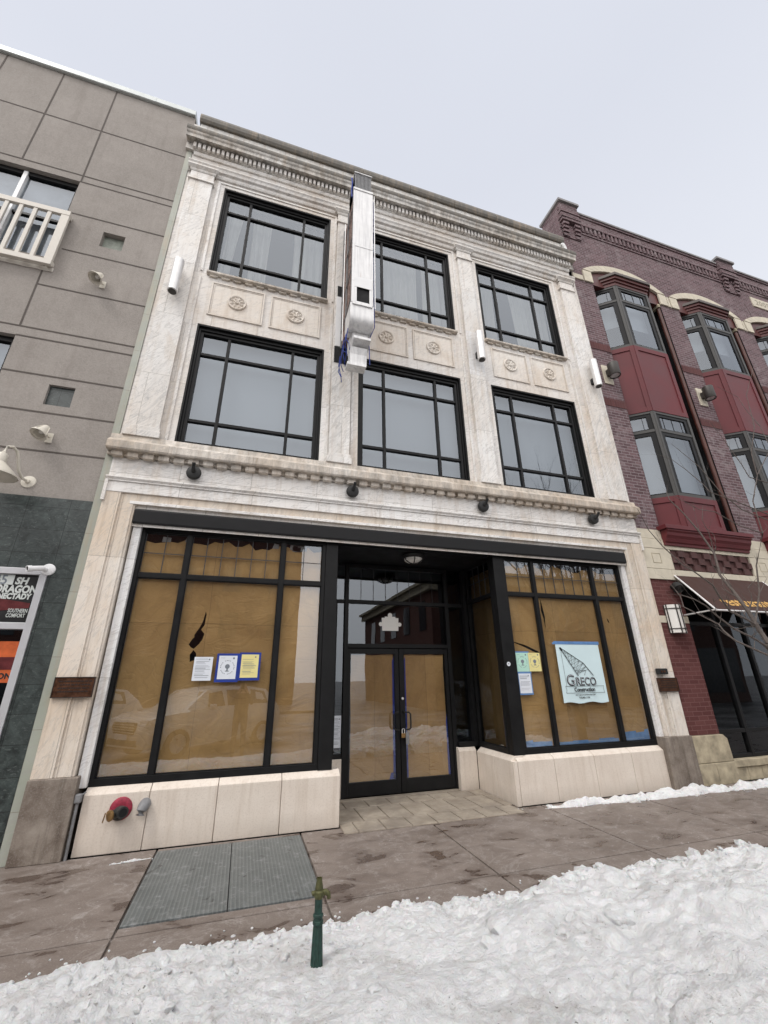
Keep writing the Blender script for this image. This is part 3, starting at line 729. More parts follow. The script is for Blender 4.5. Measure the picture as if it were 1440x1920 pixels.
# vestibule: floor tiles, ceiling, return walls
mb = MB()
FY = [-.27, .105, .71, 1.04]
for r, (c, d) in enumerate(zip(FY, FY[1:])):
    x = 1.29 - (.16, .0, .1)[r]; 
    while x < 3.78:
        a, b = max(x, 1.29), min(x + .335, 3.78 if c > -.2 else 3.72)
        if b - a > .02: mb.box(a + .008, b - .008, c + .008, d - .008, -.05, .016)
        x += .335
mb.box(1.3, 3.44, 1.045, 1.16, -.05, .022)
ef = mb.build('entrance_floor', M['tilefloor'], B, bevel=.003)
MB().box(1.292, 3.775, -.268, 1.2, -.1, .005).build('joint_bed', M['base'], ef)
MB().box(1.19, 3.86, .20, 1.5, 3.62, 3.66).build('entrance_ceiling', M['black2'], B)
def ret_window(x, y0, y1, back, sgn):
    f = MB(); xa, xb = (x - .04, x + .04)
    f.box(xa, xb, y0, y1, .605, .68); f.box(xa, xb, y0, y1, 3.56, 3.62); f.box(xa, xb, y0, y0 + .05, .68, 3.56); f.box(xa, xb, y1 - .06, y1, .68, 3.56); f.box(xa, xb, y0 + .05, y1 - .06, TZ - .06, TZ)
    o = f.build('return_window', M['black'], B, bevel=.003)
    MB().face([(x, y0, .62), (x, y1, .62), (x, y1, 3.6), (x, y0, 3.6)]).build('pane', M['glass_dark'], o)
    l = MB()
    for k in (1, 2, 3): yy = y0 + .05 + (y1 - y0 - .11) * k / 4; l.box(x - .006, x + .006, yy - .005, yy + .005, TZ, 3.56)
    l.box(x - .0055, x + .0055, y0 + .05, y1 - .06, 3.28, 3.29); l.build('lead_grid', M['lead'], o)
    q = MB(); q.face([(x + back, y0, .6), (x + back, y1, .6), (x + back, y1, 3.45), (x + back, y0, 3.45)]); q.build('brown_paper', M['paper'], o)
ret_window(3.90, .20, 1.10, .06, 1); ret_window(1.155, .20, 1.24, -.06, -1)

# entrance doors in a black frame
f = MB(); Y0, Y1 = 1.16, 1.26
f.box(1.545, 1.612, Y0, Y1, 0.02, 3.60); f.box(3.435, 3.505, Y0, Y1, .02, 3.60)
f.box(1.612, 3.435, Y0, Y1, 2.16, 2.225); f.box(1.612, 3.435, Y0, Y1, 2.90, 2.96); f.box(1.612, 3.435, Y0, Y1, 3.53, 3.60)
f.box(1.20, 1.545, Y0 + .02, Y1, .54, .61); f.box(1.20, 1.545, Y0 + .02, Y1, 2.90, 2.96); f.box(1.20, 1.42, Y0 + .02, Y1, .61, 2.9); f.box(1.2, 1.30, Y0+.02, Y1, 2.96, 3.6)
f.box(3.505, 3.86, Y0 - .06, Y1, .605, .675); f.box(3.505, 3.86, Y0 + .02, Y1, 2.90, 2.96); f.box(3.80, 3.86, Y0 - .06, Y1, .675, 3.6)
fr = f.build('entrance_frame', M['black'], B, bevel=.003)
MB().face([(1.612, 1.21, 2.225), (3.435, 1.21, 2.225), (3.435, 1.21, 3.53), (1.612, 1.21, 3.53)]).build('transom_pane', M['glass_dark'], fr)
MB().face([(1.40, 1.212, .6), (1.55, 1.212, .6), (1.55, 1.212, 3.6), (1.40, 1.212, 3.6)]).build('side_pane', M['glass_dark'], fr)
MB().face([(3.50, 1.212, .66), (3.82, 1.212, .66), (3.82, 1.212, 3.6), (3.50, 1.212, 3.6)]).build('side_pane', M['glass_dark'], fr)
l = MB()
for k in range(1, 8): xx = 1.612 + 1.823 * k / 8; l.box(xx - .004, xx + .004, 1.203, 1.207, 2.96, 3.53)
l.build('lead_grid', M['lead'], fr)
mb = MB(); mb.box(1.22, 1.545, 1.17, 1.3, .02, .54); mb.build('side_panel', M['bulk'], B, bevel=.005)
def door(x0, x1, hinge):
    f = MB(); y0, y1 = 1.18, 1.235
    ls, rs = (.05, .075) if hinge < 0 else (.09, .06)
    f.box(x0, x0 + ls, y0, y1, .03, 2.15); f.box(x1 - rs, x1, y0, y1, .03, 2.15); f.box(x0 + ls, x1 - rs, y0, y1, 2.065, 2.15); f.box(x0 + ls, x1 - rs, y0, y1, .03, .215)
    o = f.build('door', M['black'], B, bevel=.004)
    MB().face([(x0 + ls - .01, 1.205, .2), (x1 - rs + .01, 1.205, .2), (x1 - rs + .01, 1.205, 2.08), (x0 + ls - .01, 1.205, 2.08)]).build('pane', M['glass_shop'], o)
    rnd = random.Random(int(x0 * 100)); p = MB()
    a, b = x0 + ls + .015, x1 - rs - .02
    pts = [(a, .2), (b, .2)] + [(b + rnd.uniform(-.012, .012), .2 + 1.86 * k / 8) for k in range(1, 9)] + [(a + (b - a) * (1 - k / 6), 2.055 + rnd.uniform(-.014, .006)) for k in range(1, 6)] + [(a, 2.05)] + [(a + rnd.uniform(-.012, .012), .2 + 1.86 * (1 - k / 8)) for k in range(1, 8)]
    p.face([(u, 1.222, v) for u, v in pts][::1]); p.build('brown_paper', M['paper'], o)
    t = MB(); e = b if hinge < 0 else a
    t.face([(e - .02, 1.2135, .22), (e + .022, 1.2135, .22), (e + .018, 1.2135, 2.03), (e - .012, 1.2135, 1.95)])
    if hinge > 0: t.face([(b - .02, 1.2135, .22), (b + .02, 1.2135, .22), (b + .01, 1.2135, 1.1), (b - .012, 1.2135, 1.0)])
    else: t.face([(b - .09, 1.2135, .205), (b + .015, 1.2135, .205), (b + .01, 1.2135, .31), (b - .06, 1.2135, .30)])
    t.build('blue_tape', M['bluetape'], o)
    hx, dx = (x1 - .045, -.085) if hinge < 0 else (x0 + .05, .10)
    h = MB(); h.tube([(hx, 1.182, 1.16), (hx, 1.12, 1.16), (hx + dx * .7, 1.105, 1.155), (hx + dx, 1.105, 1.13), (hx + dx, 1.105, .93), (hx + dx * .7, 1.105, .905), (hx, 1.12, .90), (hx, 1.182, .90)], .013, 10)
    h.build('handle', M['ironblack'], o, smooth=True)
    if hinge > 0:
        c = MB(); c.lathe([(.02, 0), (.02, .012), (.014, .018)], (x0 + .045, 1.18, 1.36), (0, -1, 0), 16); c.build('lock_cylinder', M['alu'], o, smooth=True)
    return o
door(1.616, 2.505, -1); door(2.515, 3.431, 1)

# ================================================================== fixtures on the marble front
def cyl_light(x, z, label):
    t = thing('wall_light', label, 'wall light', (x, -.065, z), 'brushed metal cylinder lights on the marble pilasters'); t.scale = (1.14,) * 3
    m_ = MB(); m_.lathe([(.066, -.315), (.071, -.31), (.071, .31), (.066, .315)], (0, -.125, 0), (0, 0, 1), 28); m_.build('shade', M['alu'], t, smooth=True)
    m_ = MB(); m_.lathe([(.055, -.322), (.055, -.316)], (0, -.125, 0), (0, 0, 1), 20); m_.lathe([(.055, .316), (.055, .32)], (0, -.125, 0), (0, 0, 1), 20); m_.build('lens', M['bronzelamp'], t, smooth=True)
    m_ = MB(); m_.box(-.04, .04, -.06, .004, -.19, -.07); m_.build('bracket', M['ironblack'], t, bevel=.006)
cyl_light(-1.745, 7.96, 'brushed metal cylinder light on the left marble pilaster beside the grey stucco wall')
cyl_light(3.965, 8.00, 'brushed metal cylinder light on the white plate between middle and right windows')
cyl_light(6.885, 8.00, 'brushed metal cylinder light at the marble corner beside the brick building')
m_ = MB(); m_.box(3.752, 4.098, -.0615, -.055, 7.36, 8.50); m_.build('pilaster_plate', M['jamb'], B)
def drum(x, ang, label):
    t = thing('spot_light', label, 'spotlight', (x, -.022, 4.445), 'black round spotlight boxes below the belt course')
    m_ = MB(); m_.lathe([(.07, 0), (.07, .03), (.097, .035), (.10, .05), (.10, .075), (.092, .085), (.092, .10), (.05, .112), (.04, .112)], (0, 0, 0), (0, -1, 0), 28); m_.build('housing', M['ironblack'], t, smooth=True)
    m_ = MB(); m_.tube([(0, -.105, .0), (ang*.02, -.15, .03), (ang * .03, -.185, .075)], [.03, .026, .02], 12); m_.tube([(ang * .03, -.182, .07), (ang * .035, -.2, .10)], .024, 12); m_.build('stem', M['ironblack'], t, smooth=True)
    m_ = MB()
    for s_ in (-1, 1): m_.lathe([(.012, 0), (.012, .018)], (s_ * .085, -.035, .0), (0, -1, 0), 10)
    m_.build('screw', M['alu'], t)
drum(-.975, 0, 'black round spotlight above the left end of the shop front')
drum(1.359, .3, 'black round spotlight above the right edge of the left shop window')
drum(3.701, .5, 'black round spotlight above the right side of the entrance')
drum(6.067, .8, 'black round spotlight above the right end of the shop front')
t = thing('ceiling_light', 'round caged lamp under the black ceiling of the entrance', 'ceiling light', (2.55, .42, 3.62))
m_ = MB(); m_.lathe([(.19, 0), (.20, -.02), (.19, -.06), (.165, -.07)], (0,0,0), (0,0,1), 28); m_.build('housing', M['ironblack'], t, smooth=True)
m_ = MB(); m_.lathe([(.16, -.06), (.15, -.10), (.09, -.135), (.02, -.145)], (0,0,0), (0,0,1), 24); m_.build('lens', M['frost'], t, smooth=True)
m_ = MB()
for k in range(3):
    a_ = k * PI / 3 + .3; m_.tube([(math.cos(a_)*r_, math.sin(a_)*r_, z_) for r_, z_ in ((.175,-.06),(.16,-.105),(.095,-.143),(0,-.155),(-.095,-.143),(-.16,-.105),(-.175,-.06))], .008, 6)
m_.build('cage', M['ironblack'], t)

# projecting blade sign
t = thing('blade_sign', 'tall white metal projecting sign with its faces stripped to rusty backing', 'sign', (1.26, -.06, 7.3))
o_ = Vector((1.26, -.06, 7.3)); Lx = lambda x: x - o_.x; Ly = lambda y: y - o_.y; Lz = lambda z: z - o_.z
m_ = MB(); a, b = Lx(1.075), Lx(1.45)
for (x0, x1, z0, z1) in ((a, b, Lz(7.93), Lz(10.37)), (a, Lx(1.165), Lz(7.44), Lz(7.93)), (Lx(1.385), b, Lz(7.44), Lz(7.93)), (Lx(1.165), Lx(1.385), Lz(7.44), Lz(7.48))): m_.box(x0, x1, Ly(-1.0), Ly(-.975), z0, z1)
m_.box(a + .005, b - .005, Ly(-.97), Ly(-.93), Lz(10.33), Lz(10.39)); m_.box(a - .006, b + .006, Ly(-1.012), Ly(-.96), Lz(10.32), Lz(10.375))
m_.build('front_cover', M['steel'], t, bevel=.004)
m_ = MB(); m_.hexa([(Lx(1.125), Ly(-1.004), Lz(7.80)), (Lx(1.42), Ly(-1.004), Lz(7.80)), (Lx(1.42), Ly(-1.0), Lz(7.80)), (Lx(1.125), Ly(-1.0), Lz(7.80)), (Lx(1.12), Ly(-1.004), Lz(8.02)), (Lx(1.44), Ly(-1.004), Lz(8.05)), (Lx(1.44), Ly(-1.001), Lz(8.05)), (Lx(1.12), Ly(-1.001), Lz(8.02))])
m_.build('patch_plate', M['white_trim'], t); MB().box(Lx(1.12), Lx(1.44), Ly(-1.006), Ly(-1.001), Lz(8.78), Lz(8.80)).build('seam_strip', M['white_trim'], t)
m_ = MB(); m_.box(a + .03, b - .03, Ly(-.92), Ly(-.1), Lz(7.3), Lz(10.33)); m_.build('side_panel', M['peel'], t)
m_ = MB(); m_.box(Lx(1.165), Lx(1.385), Ly(-.974), Ly(-.93), Lz(7.48), Lz(7.93)); m_.build('opening', M['dark'], t)
m_ = MB()
for y in (-.93, -.50, -.12):
    for x in (a + .012, b - .012): m_.box(x - .012, x + .012, Ly(y) - .012, Ly(y) + .012, Lz(7.25), Lz(10.36))
for z in (7.6, 8.3, 9.1, 9.9):
    for x in (a + .008, b - .008): m_.box(x - .008, x + .008, Ly(-.92), Ly(-.1), Lz(z), Lz(z) + .02)
m_.build('side_rail', M['grey_pvc'], t)
m_ = MB()
for k in range(12): x = Lx(1.10) + k * .0275; m_.box(x, x + .017, Ly(-.985), Ly(-.50), Lz(10.40), Lz(10.80) + .05)
m_.box(Lx(1.10), Lx(1.425), Ly(-.96), Ly(-.5), Lz(10.40), Lz(10.78)); m_.build('top_fins', M['grey_pvc'], t)
m_ = MB(); m_.box(Lx(1.085), Lx(1.44), Ly(-1.0), Ly(-.5), Lz(10.85), Lz(10.87)); m_.build('top_cap', M['steel'], t)
m_ = MB(); pr = [(-.99, 7.44)] + [(-.80 - .19 * math.cos(k * PI / 8 * .75 - .15), 7.24 - .24 * math.sin(k * PI / 8 * .75)) for k in range(0, 9)] + [(-.60, 7.05), (-.60, 7.44)]
m_.prism(pr, lambda u, v, q: (q, Ly(u), Lz(v)), a - .012, b + .012)
m_.box(a + .02, b - .02, Ly(-1.01), Ly(-.98), Lz(7.40), Lz(7.445)); m_.build('rolled_apron', M['steel'], t, smooth=True)
m_ = MB(); m_.box(Lx(1.15), Lx(1.42), Ly(-.80), Ly(-.40), Lz(6.84), Lz(7.1)); m_.hexa([(Lx(1.155), Ly(-.89), Lz(6.80)), (Lx(1.44), Ly(-.89), Lz(6.80)), (Lx(1.44), Ly(-.52), Lz(6.72)), (Lx(1.155), Ly(-.52), Lz(6.72)), (Lx(1.155), Ly(-.89), Lz(6.85)), (Lx(1.44), Ly(-.89), Lz(6.85)), (Lx(1.44), Ly(-.52), Lz(6.84)), (Lx(1.155), Ly(-.52), Lz(6.84))])
m_.prism([(-.78, 6.72), (-.745, 6.60), (-.735, 6.47), (-.735, 6.41), (-.58, 6.41), (-.58, 6.72)], lambda u, v, q: (q, Ly(u), Lz(v)), Lx(1.13), Lx(1.41)); m_.box(Lx(1.08), Lx(1.395), Ly(-.77), Ly(-.60), Lz(6.35), Lz(6.405)); m_.build('lower_box', M['steel'], t, bevel=.003)
m_ = MB()
for k in range(7):
    s0 = (Lx(1.06) - .01 * k % .03, Ly(-.85 + .1 * k), Lz(7.0 - .03 * k)); rr = random.Random(k)
    m_.tube([s0, (s0[0] - .02, s0[1] + rr.uniform(-.05, .05), s0[2] - .2), (s0[0] + rr.uniform(-.02, .03), s0[1] + rr.uniform(-.08, .08), s0[2] - .32), (s0[0] + .04, s0[1] + .04, s0[2] - .40)], .007, 6)
m_.tube([(b + .02, Ly(-.95), Lz(10.2)), (b + .03, Ly(-.97), Lz(9)), (b + .025, Ly(-.96), Lz(7.6)), (b + .05, Ly(-.9), Lz(7.1)), (b - .02, Ly(-.8), Lz(6.9)), (b - .0, Ly(-.78), Lz(6.4))], .007, 6)
m_.tube([(a - .02, Ly(-.9), Lz(10.8)), (a - .015, Ly(-.93), Lz(10.6)), (a - .02, Ly(-.9), Lz(10.4)), (a - .012, Ly(-.92), Lz(10.2))], .016, 6)
m_.build('cable', M['bluetape'], t)
m_ = MB(); m_.box(Lx(1.16), Lx(1.24), Ly(-.58), Ly(.02), Lz(6.95), Lz(7.03)); m_.box(Lx(1.16), Lx(1.24), Ly(-.58), Ly(-.5), Lz(6.45), Lz(6.95)); m_.build('support_arm', M['ironblack'], t)
m_ = MB(); m_.tube([(a - .03, Ly(-.45), Lz(10.1)), (a - .03, Ly(-.45), Lz(7.1))], .008, 6); m_.tube([(b + .03, Ly(-.99), Lz(10.3)), (b + .035, Ly(-.99), Lz(7.4))], .008, 6); m_.build('conduit', M['steel'], t)
m_ = MB(); m_.box(Lx(.985), Lx(1.24), Ly(-.074), Ly(-.0605), Lz(7.33), Lz(8.55)); m_.build('back_plate', M['white_trim'], t)
for q in ((1.0, 1.26, 8.56, 8.83), (.98, 1.29, 6.96, 7.32)): MB().box(Lx(q[0]), Lx(q[1]), Ly(-.072), Ly(-.0605), Lz(q[2]), Lz(q[3])).build('back_opening', M['dark'], t)

# plaques, boxes
def plaque(x0, x1, z0, z1, label, y=-.059, seed=0):
    t = thing('plaque', label, 'plaque', ((x0+x1)/2, y, z0), 'bronze plaques on the ground-floor piers')
    w_, h_ = x1 - x0, z1 - z0
    m_ = MB(); m_.box(-w_/2, w_/2, -.022, 0, 0, h_); m_.build('plate', M['bronze'], t, bevel=.004)
    m_ = MB()
    for q in ((-w_/2, w_/2, 0, .008), (-w_/2, w_/2, h_-.008, h_), (-w_/2, -w_/2+.008, .008, h_-.008), (w_/2-.008, w_/2, .008, h_-.008)): m_.box(q[0], q[1], -.028, -.0225, q[2], q[3])
    rr = random.Random(seed)
    for k in range(4):
        zz = h_ * (.76 - k * .165); x = -w_ * rr.uniform(.32, .40)
        while x < w_ * .36:
            l_ = rr.uniform(.012, .03); m_.box(x, x + l_, -.025, -.0225, zz, zz + .013); x += l_ + rr.choice((.004, .005, .012))
    m_.build('raised_border', M['letter_dark'], t)
plaque(-2.022, -1.622, 1.515, 1.732, 'brown bronze plaque on the left marble pier near the green tiles')
plaque(6.715, 7.15, 1.405, 1.625, 'brown bronze plaque on the right marble pier beside the brick', seed=3)
t = thing('key_box', 'small black box with two keyholes just above the right bronze plaque', 'box', (6.85, -.059, 1.68))
m_ = MB(); m_.box(-.115, .115, -.05, 0, 0, .095); m_.build('case', M['ironblack'], t, bevel=.012)
m_ = MB()
for x in (-.03, .03): m_.lathe([(.018, 0), (.018, .01)], (x, -.05, .045), (0, -1, 0), 12)
m_.build('keyhole', M['bronze'], t)
# fire department connection
t = thing('fire_connection', 'red round fire hose connection with a brass cap on the left stone base', 'fire connection', (-1.127, 0, .40)); t.scale = (0.8,) * 3
m_ = MB(); m_.lathe([(.135, 0), (.138, .01), (.125, .022), (.08, .03)], (0,0,0), (0,-1,0), 32); m_.build('escutcheon', M['red'], t, smooth=True)
m_ = MB(); m_.lathe([(.085, .02), (.085, .05), (.075, .08), (.05, .10), (.01, .105)], (0, 0, -.045), (0, -1, 0), 24)
m_.lathe([(.062, .03), (.062, .10), (.07, .105), (.07, .13)], (0, -.05, -.01), (.55, -1, -.05), 20); m_.lathe([(.055, .03), (.055, .11)], (0, -.05, -.03), (-.75, -.75, -.1), 20); m_.build('body', M['dkiron'], t, smooth=True)
m_ = MB(); m_.lathe([(.062, .11), (.066, .12), (.066, .14), (.05, .146), (.02, .146)], (0, -.05, -.03), (-.75, -.75, -.1), 20); m_.tube([(-.14, -.17, -.0), (-.16, -.15, -.11)], .008, 6); m_.build('cap', M['brass'], t, smooth=True)
m_ = MB(); m_.lathe([(.05, .128), (.05, .1315)], (0, -.05, -.01), (.55, -1, -.05), 20); m_.build('bore', M['dark'], t)
t = thing('drain_elbow', 'grey bent pipe outlet right of the fire hose connection', 'pipe', (-.895, 0, .425))
m_ = MB(); m_.tube([(0, .0, .0), (0, -.03, -.0), (-.008, -.06, -.015), (-.016, -.075, -.045), (-.022, -.08, -.085)], [.058, .058, .056, .05, .046], 18, cap=True); m_.build('elbow', M['grey_pvc'], t, smooth=True)
m_ = MB(); m_.lathe([(.038, 0), (.038, .002)], (-.0222, -.0805, -.0855), (-.15, -.12, -1), 16); m_.build('bore', M['dark'], t)
t = thing('conduit_box', 'grey electrical box on a thin pipe in the left corner of the stone base', 'electrical box', (-1.545, -.005, 0))
m_ = MB(); m_.box(-.03, .035, -.06, 0, .49, .575); m_.build('box', M['grey_pvc'], t, bevel=.012)
m_ = MB(); m_.tube([(.0, -.03, .0), (.0, -.03, .49)], .016, 10); m_.tube([(.03, -.03, .56), (.06, -.02, .585)], .008, 6); m_.build('conduit', M['grey_pvc'], t, smooth=True)

# notices taped to the glass
def notice(name, x0, x1, z0, z1, paperm, label, y=.104, tape=None, seal=False, cat='notice', grp=None, skew=0., tw=.022):
    t = thing(name, label, cat, ((x0+x1)/2, y, z0), grp)
    w_, h_ = (x1-x0)/2, z1-z0
    if tape:
        m_ = MB(); m_.box(-w_-tw*1.1, w_+tw*1.1, .0012, .002, -tw*1.3, .004); m_.box(-w_-tw, w_+tw, .0013, .0021, h_-.004, h_+tw); m_.box(-w_-tw, -w_+.004, .0014, .0022, .0, h_); m_.box(w_-.004, w_+tw, .0014, .0022, 0, h_); m_.build('tape', tape, t)
    m_ = MB(); m_.hexa([(-w_,-.0006,0),(w_,-.0006,skew),(w_,.0006,skew),(-w_,.0006,0),(-w_,-.0006,h_),(w_,-.0006,h_+skew),(w_,.0006,h_+skew),(-w_,.0006,h_)]); m_.build('sheet', paperm, t)
    m_ = MB(); rr = random.Random(int(x0 * 1000))
    yy = -.0016
    if seal:
        cx, cz, r_ = 0, h_ * .5, min(w_ * .78, .082)
        for k in range(26):
            a_ = k * 2 * PI / 26
            if k % 5 == 4: continue
            m_.lathe([(.0062, 0), (.0062, .0004)], (cx + math.cos(a_) * r_, yy + .0006, cz + math.sin(a_) * r_), (0, -1, 0), 6)
        m_.lathe([(r_ * .36, 0), (r_ * .36, .0004)], (cx, yy + .0006, cz + r_ * .12), (0, -1, 0), 12); m_.box(cx - r_*.1, cx + r_*.1, yy, -.0008, cz - r_ * .55, cz); m_.box(cx - r_*.3, cx + r_*.3, yy, -.0008, cz - r_ * .62, cz - r_*.5)
        m_.lathe([(.013, 0), (.013, .0004)], (w_ * .62, yy + .0006, h_ * .89), (0, -1, 0), 10); m_.box(-w_*.8, -w_*.35, yy, -.0008, h_*.9, h_*.91)
    else:
        z = h_ * .9
        while z > h_ * .1:
            if rr.random() < .85:
                a_ = -w_ * rr.uniform(.7, .85); b_ = w_ * rr.uniform(.1, .85); m_.box(a_, b_, yy, -.0008, z, z + rr.choice((.0028, .004, .0055)))
            z -= rr.choice((.012, .016, .022))
        m_.lathe([(.010, 0), (.010, .0004)], (w_ * .62, yy + .0006, h_ * .89), (0, -1, 0), 10)
    m_.build('print', M['ink'], t)
    return t
gp = 'paper notices taped inside the shop windows'
notice('notice', -.622, -.400, 1.675, 1.958, M['paper_white'], 'white text sheet without tape beside a blue taped pair of notices', grp=gp)
notice('notice', -.327, -.104, 1.690, 1.973, M['paper_white'], 'white sheet with a round grey seal in blue tape in the left window', tape=M['bluetape'], seal=True, grp=gp, tw=.028)
notice('notice', -.052, .167, 1.704, 1.989, M['paper_yellow'], 'yellow text sheet in blue tape, right of the white sealed sheet', tape=M['bluetape'], grp=gp, tw=.026)
notice('notice', 4.112, 4.338, 1.747, 2.030, M['paper_green'], 'pale green sheet with a seal beside the white round sticker', tape=M['bluetape2'], seal=True, grp=gp)
notice('notice', 4.342, 4.566, 1.749, 2.030, M['paper_yellow'], 'yellow sheet with a round seal right of the pale green sheet', seal=True, grp=gp)
notice('notice', 4.122, 4.338, 1.432, 1.718, M['paper_white'], 'white text sheet below the green and yellow sheets', tape=M['bluetape2'], grp=gp, tw=.018)
notice('notice', 1.405, 1.53, .69, 1.138, M['paper_white'], 'tall narrow white notice at the foot of the glass left of the doors', y=1.20, grp=gp)
# construction banner
t = thing('banner', 'pale blue vinyl banner with a black crane drawing and the word GRECO', 'banner', (5.335, .103, 1.272))
m_ = MB(); n = 16
gx = lambda u: -.44 + .88 * u
pts = [[m_.b.verts.new((gx(i / n) + .01 * (1 - k / 8) * 0, -.001 - .006 * math.sin(i * .9) * (1 - k / 8), k / 8 * .91 + (.012 * math.sin(i * .8) if k == 0 else 0))) for i in range(n + 1)] for k in range(9)]
for k in range(8):
    for i in range(n): m_.b.faces.new((pts[k][i], pts[k][i+1], pts[k+1][i+1], pts[k+1][i]))
m_.build('sheet', M['banner'], t, smooth=True)
m_ = MB(); m_.box(-.47, .46, -.004, -.0035, .895, .945); m_.box(-.50, -.44, -.0045, -.004, .895, .925); m_.build('tape', M['bluetape2'], t)
m_ = MB(); yb = -.011
def bar(p, q, w_):
    p = Vector((p[0], 0, p[1])); q = Vector((q[0], 0, q[1])); d_ = (q - p).normalized(); nrm = Vector((-d_.z, 0, d_.x)) * w_ / 2; Yv = Vector((0, yb, 0)); Y2 = Vector((0, yb + .0008, 0))
    m_.hexa([tuple(v) for v in (p - nrm + Yv, q - nrm + Yv, q - nrm + Y2, p - nrm + Y2, p + nrm + Yv, q + nrm + Yv, q + nrm + Y2, p + nrm + Y2)])
# crane boom lattice: tip upper left, foot lower right
tip, m1, e1, e2 = (-.365, .845), (.055, .60), (.22, .405), (-.06, .405)
bar(tip, m1, .010); bar(m1, e1, .012); bar(tip, (-.085, .40), .011); bar((-.365, .845), (-.33, .79), .03)
U = [(tip[0] + (m1[0] - tip[0]) * k, tip[1] + (m1[1] - tip[1]) * k) for k in (.2, .36, .52, .68, .84, 1)] + [(.10, .545), (.14, .50)]
D = [(tip[0] + .28 * k, tip[1] - .445 * k) for k in (.2, .36, .50, .62, .74, .84, .92, .98)]
for k in range(7): bar(U[k], D[k], .0035); bar(U[k], D[k + 1], .0035); bar(D[k], U[k + 1], .0035)
bar((-.10, .475), (.085, .485), .006); bar((.085, .485), (.04, .41), .005); bar((-.355, .77), (-.345, .245), .004)
bar((-.37, .245), (.39, .245), .005); bar((-.37, .145), (.39, .145), .005); bar((-.37, .145), (-.355, .195), .004); bar((-.355, .195), (-.37, .245), .004); bar((.39, .145), (.375, .195), .004); bar((.375, .195), (.39, .245), .004)
m_.build('crane_drawing', M['ink2'], t)
text('lettering', 'G', .235, (-.335, -.0095, .258), M['ink2'], t, off=.004)
text('lettering', 'RECO', .172, (-.155, -.0095, .258), M['ink2'], t, off=.004, sx=.92)
text('lettering', 'G', .235, (-.328, -.0105, .262), M['paper_white'], t, off=-.0075)
text('lettering', 'RECO', .172, (-.149, -.0105, .262), M['paper_white'], t, off=-.006, sx=.92)
text('lettering', 'Construction', .088, (.0, -.0095, .166), M['ink2'], t, off=.0022, align='CENTER', sx=.86)
text('lettering', 'www.grecoconstruction.com', .034, (.0, -.0095, .108), M['ink2'], t, align='CENTER')
text('lettering', '518.401.1154', .038, (-.03, -.0095, .062), M['ink2'], t, align='CENTER', off=.0006)
t = thing('round_sticker', 'small white round sticker on the black corner post by the entrance', 'sticker', (3.945, .0695, 1.86))
m_ = MB(); m_.lathe([(.032, 0), (.032, .001)], (0, 0, 0), (0, -1, 0), 24); m_.build('disc', M['paper_white'], t)
m_ = MB(); m_.box(-.014, .0, -.0018, -.0011, -.006, .008); m_.box(.006, .012, -.0018, -.0011, -.006, .008); m_.build('print', M['ink2'], t)
m_ = MB(); m_.prism([(-.15, .02), (.15, .02), (.155, .24), (-.155, .24)], lambda u, v, q: (u, q, v), 0, .0015)
for s_ in (-1, 1): m_.lathe([(.035, 0), (.035, .0015)], (s_ * .175, .0005, .13), (0, 1, 0), 12); m_.box(min(s_*.15, s_*.178), max(s_*.15, s_*.178), .0002, .0014, .105, .155)
m_.box(-.10, .10, .0002, .0014, .24, .262); m_.lathe([(.042, 0), (.042, .0015)], (0, .0005, .285), (0, 1, 0), 14)
tag(m_.build('window_sticker', M['frost'], origin=None), 'white cut-out sticker on the dark glass above the doors', 'sticker').location = (2.375, 1.2035, 2.43)
t = thing('padlock', 'brass padlock hanging with a grey tag from the door handles', 'padlock', (2.53, 1.10, .90))
m_ = MB(); m_.tube([(-.02, 0, -.05), (-.02, 0, .005), (-.01, 0, .02), (.01, 0, .02), (.02, 0, .005), (.02, 0, -.05)], .006, 8); m_.build('shackle', M['alu'], t, smooth=True)
m_ = MB(); m_.box(-.033, .033, -.012, .012, -.11, -.045); m_.build('body', M['brass'], t, bevel=.006)
m_ = MB(); m_.box(.04, .095, -.006, -.003, -.20, -.03); m_.build('label_tag', M['grey_pvc'], t)

# ================================================================== grey stucco building (left)
L_ = thing('stucco_building', 'grey stucco building with green stone base left of the marble front', 'building', (-8, 0, 0))
Lb = lambda mb, name, m, p=None, **k: (mb.build(name, m, p or L_, **k))
def off(mb): bmesh.ops.translate(mb.b, verts=mb.b.verts, vec=(8, 0, 0)); return mb
wall = MB()
W3 = (-6.2, -3.612, 7.95, 9.858); W2 = (-6.2, -3.64, 4.3, 6.36)
sq = [(-3.03, -2.70, 8.455, 8.80), (-3.045, -2.725, 5.275, 5.612)]
facade(wall, -15, -2.132, 3.895, 12.70, [W3, W2] + sq, .015, .13); wall.box(-15, -2.15, .8, 12, 0, 12.6); wall.box(-2.17, -2.132, .016, .8, 3.9, 12.7); wall.box(-15, -2.16, .14, .16, 3.95, 4.25)
Lb(off(wall), 'wall', M['stucco'])
gm = MB()
def groove(mb, x0, x1, z): mb.box(x0, x1, .010, .0148, z - .011, z + .011)
for z in (11.36, 10.02): groove(gm, -15, -2.135, z)
for z, x0 in ((9.856, -3.611), (9.05, -3.60), (8.20, -3.5), (7.373, -3.63), (6.53, -15), (6.362, -3.64), (5.743, -3.64), (5.142, -15), (4.552, -15)): groove(gm, x0, -2.135, z)
for x, z0, z1 in ((-5.42, 10.03, 12.7), (-4.506, 10.03, 12.7), (-3.60, 9.87, 12.7), (-3.635, 6.54, 7.9), (-5.9, 6.54, 7.9)): gm.box(x - .011, x + .011, .0095, .0146, z0, z1)
gl_ = plain('shadowed_groove_sealant', (.10, .085, .075), .9)
Lb(off(gm), 'control_joints', gl_)
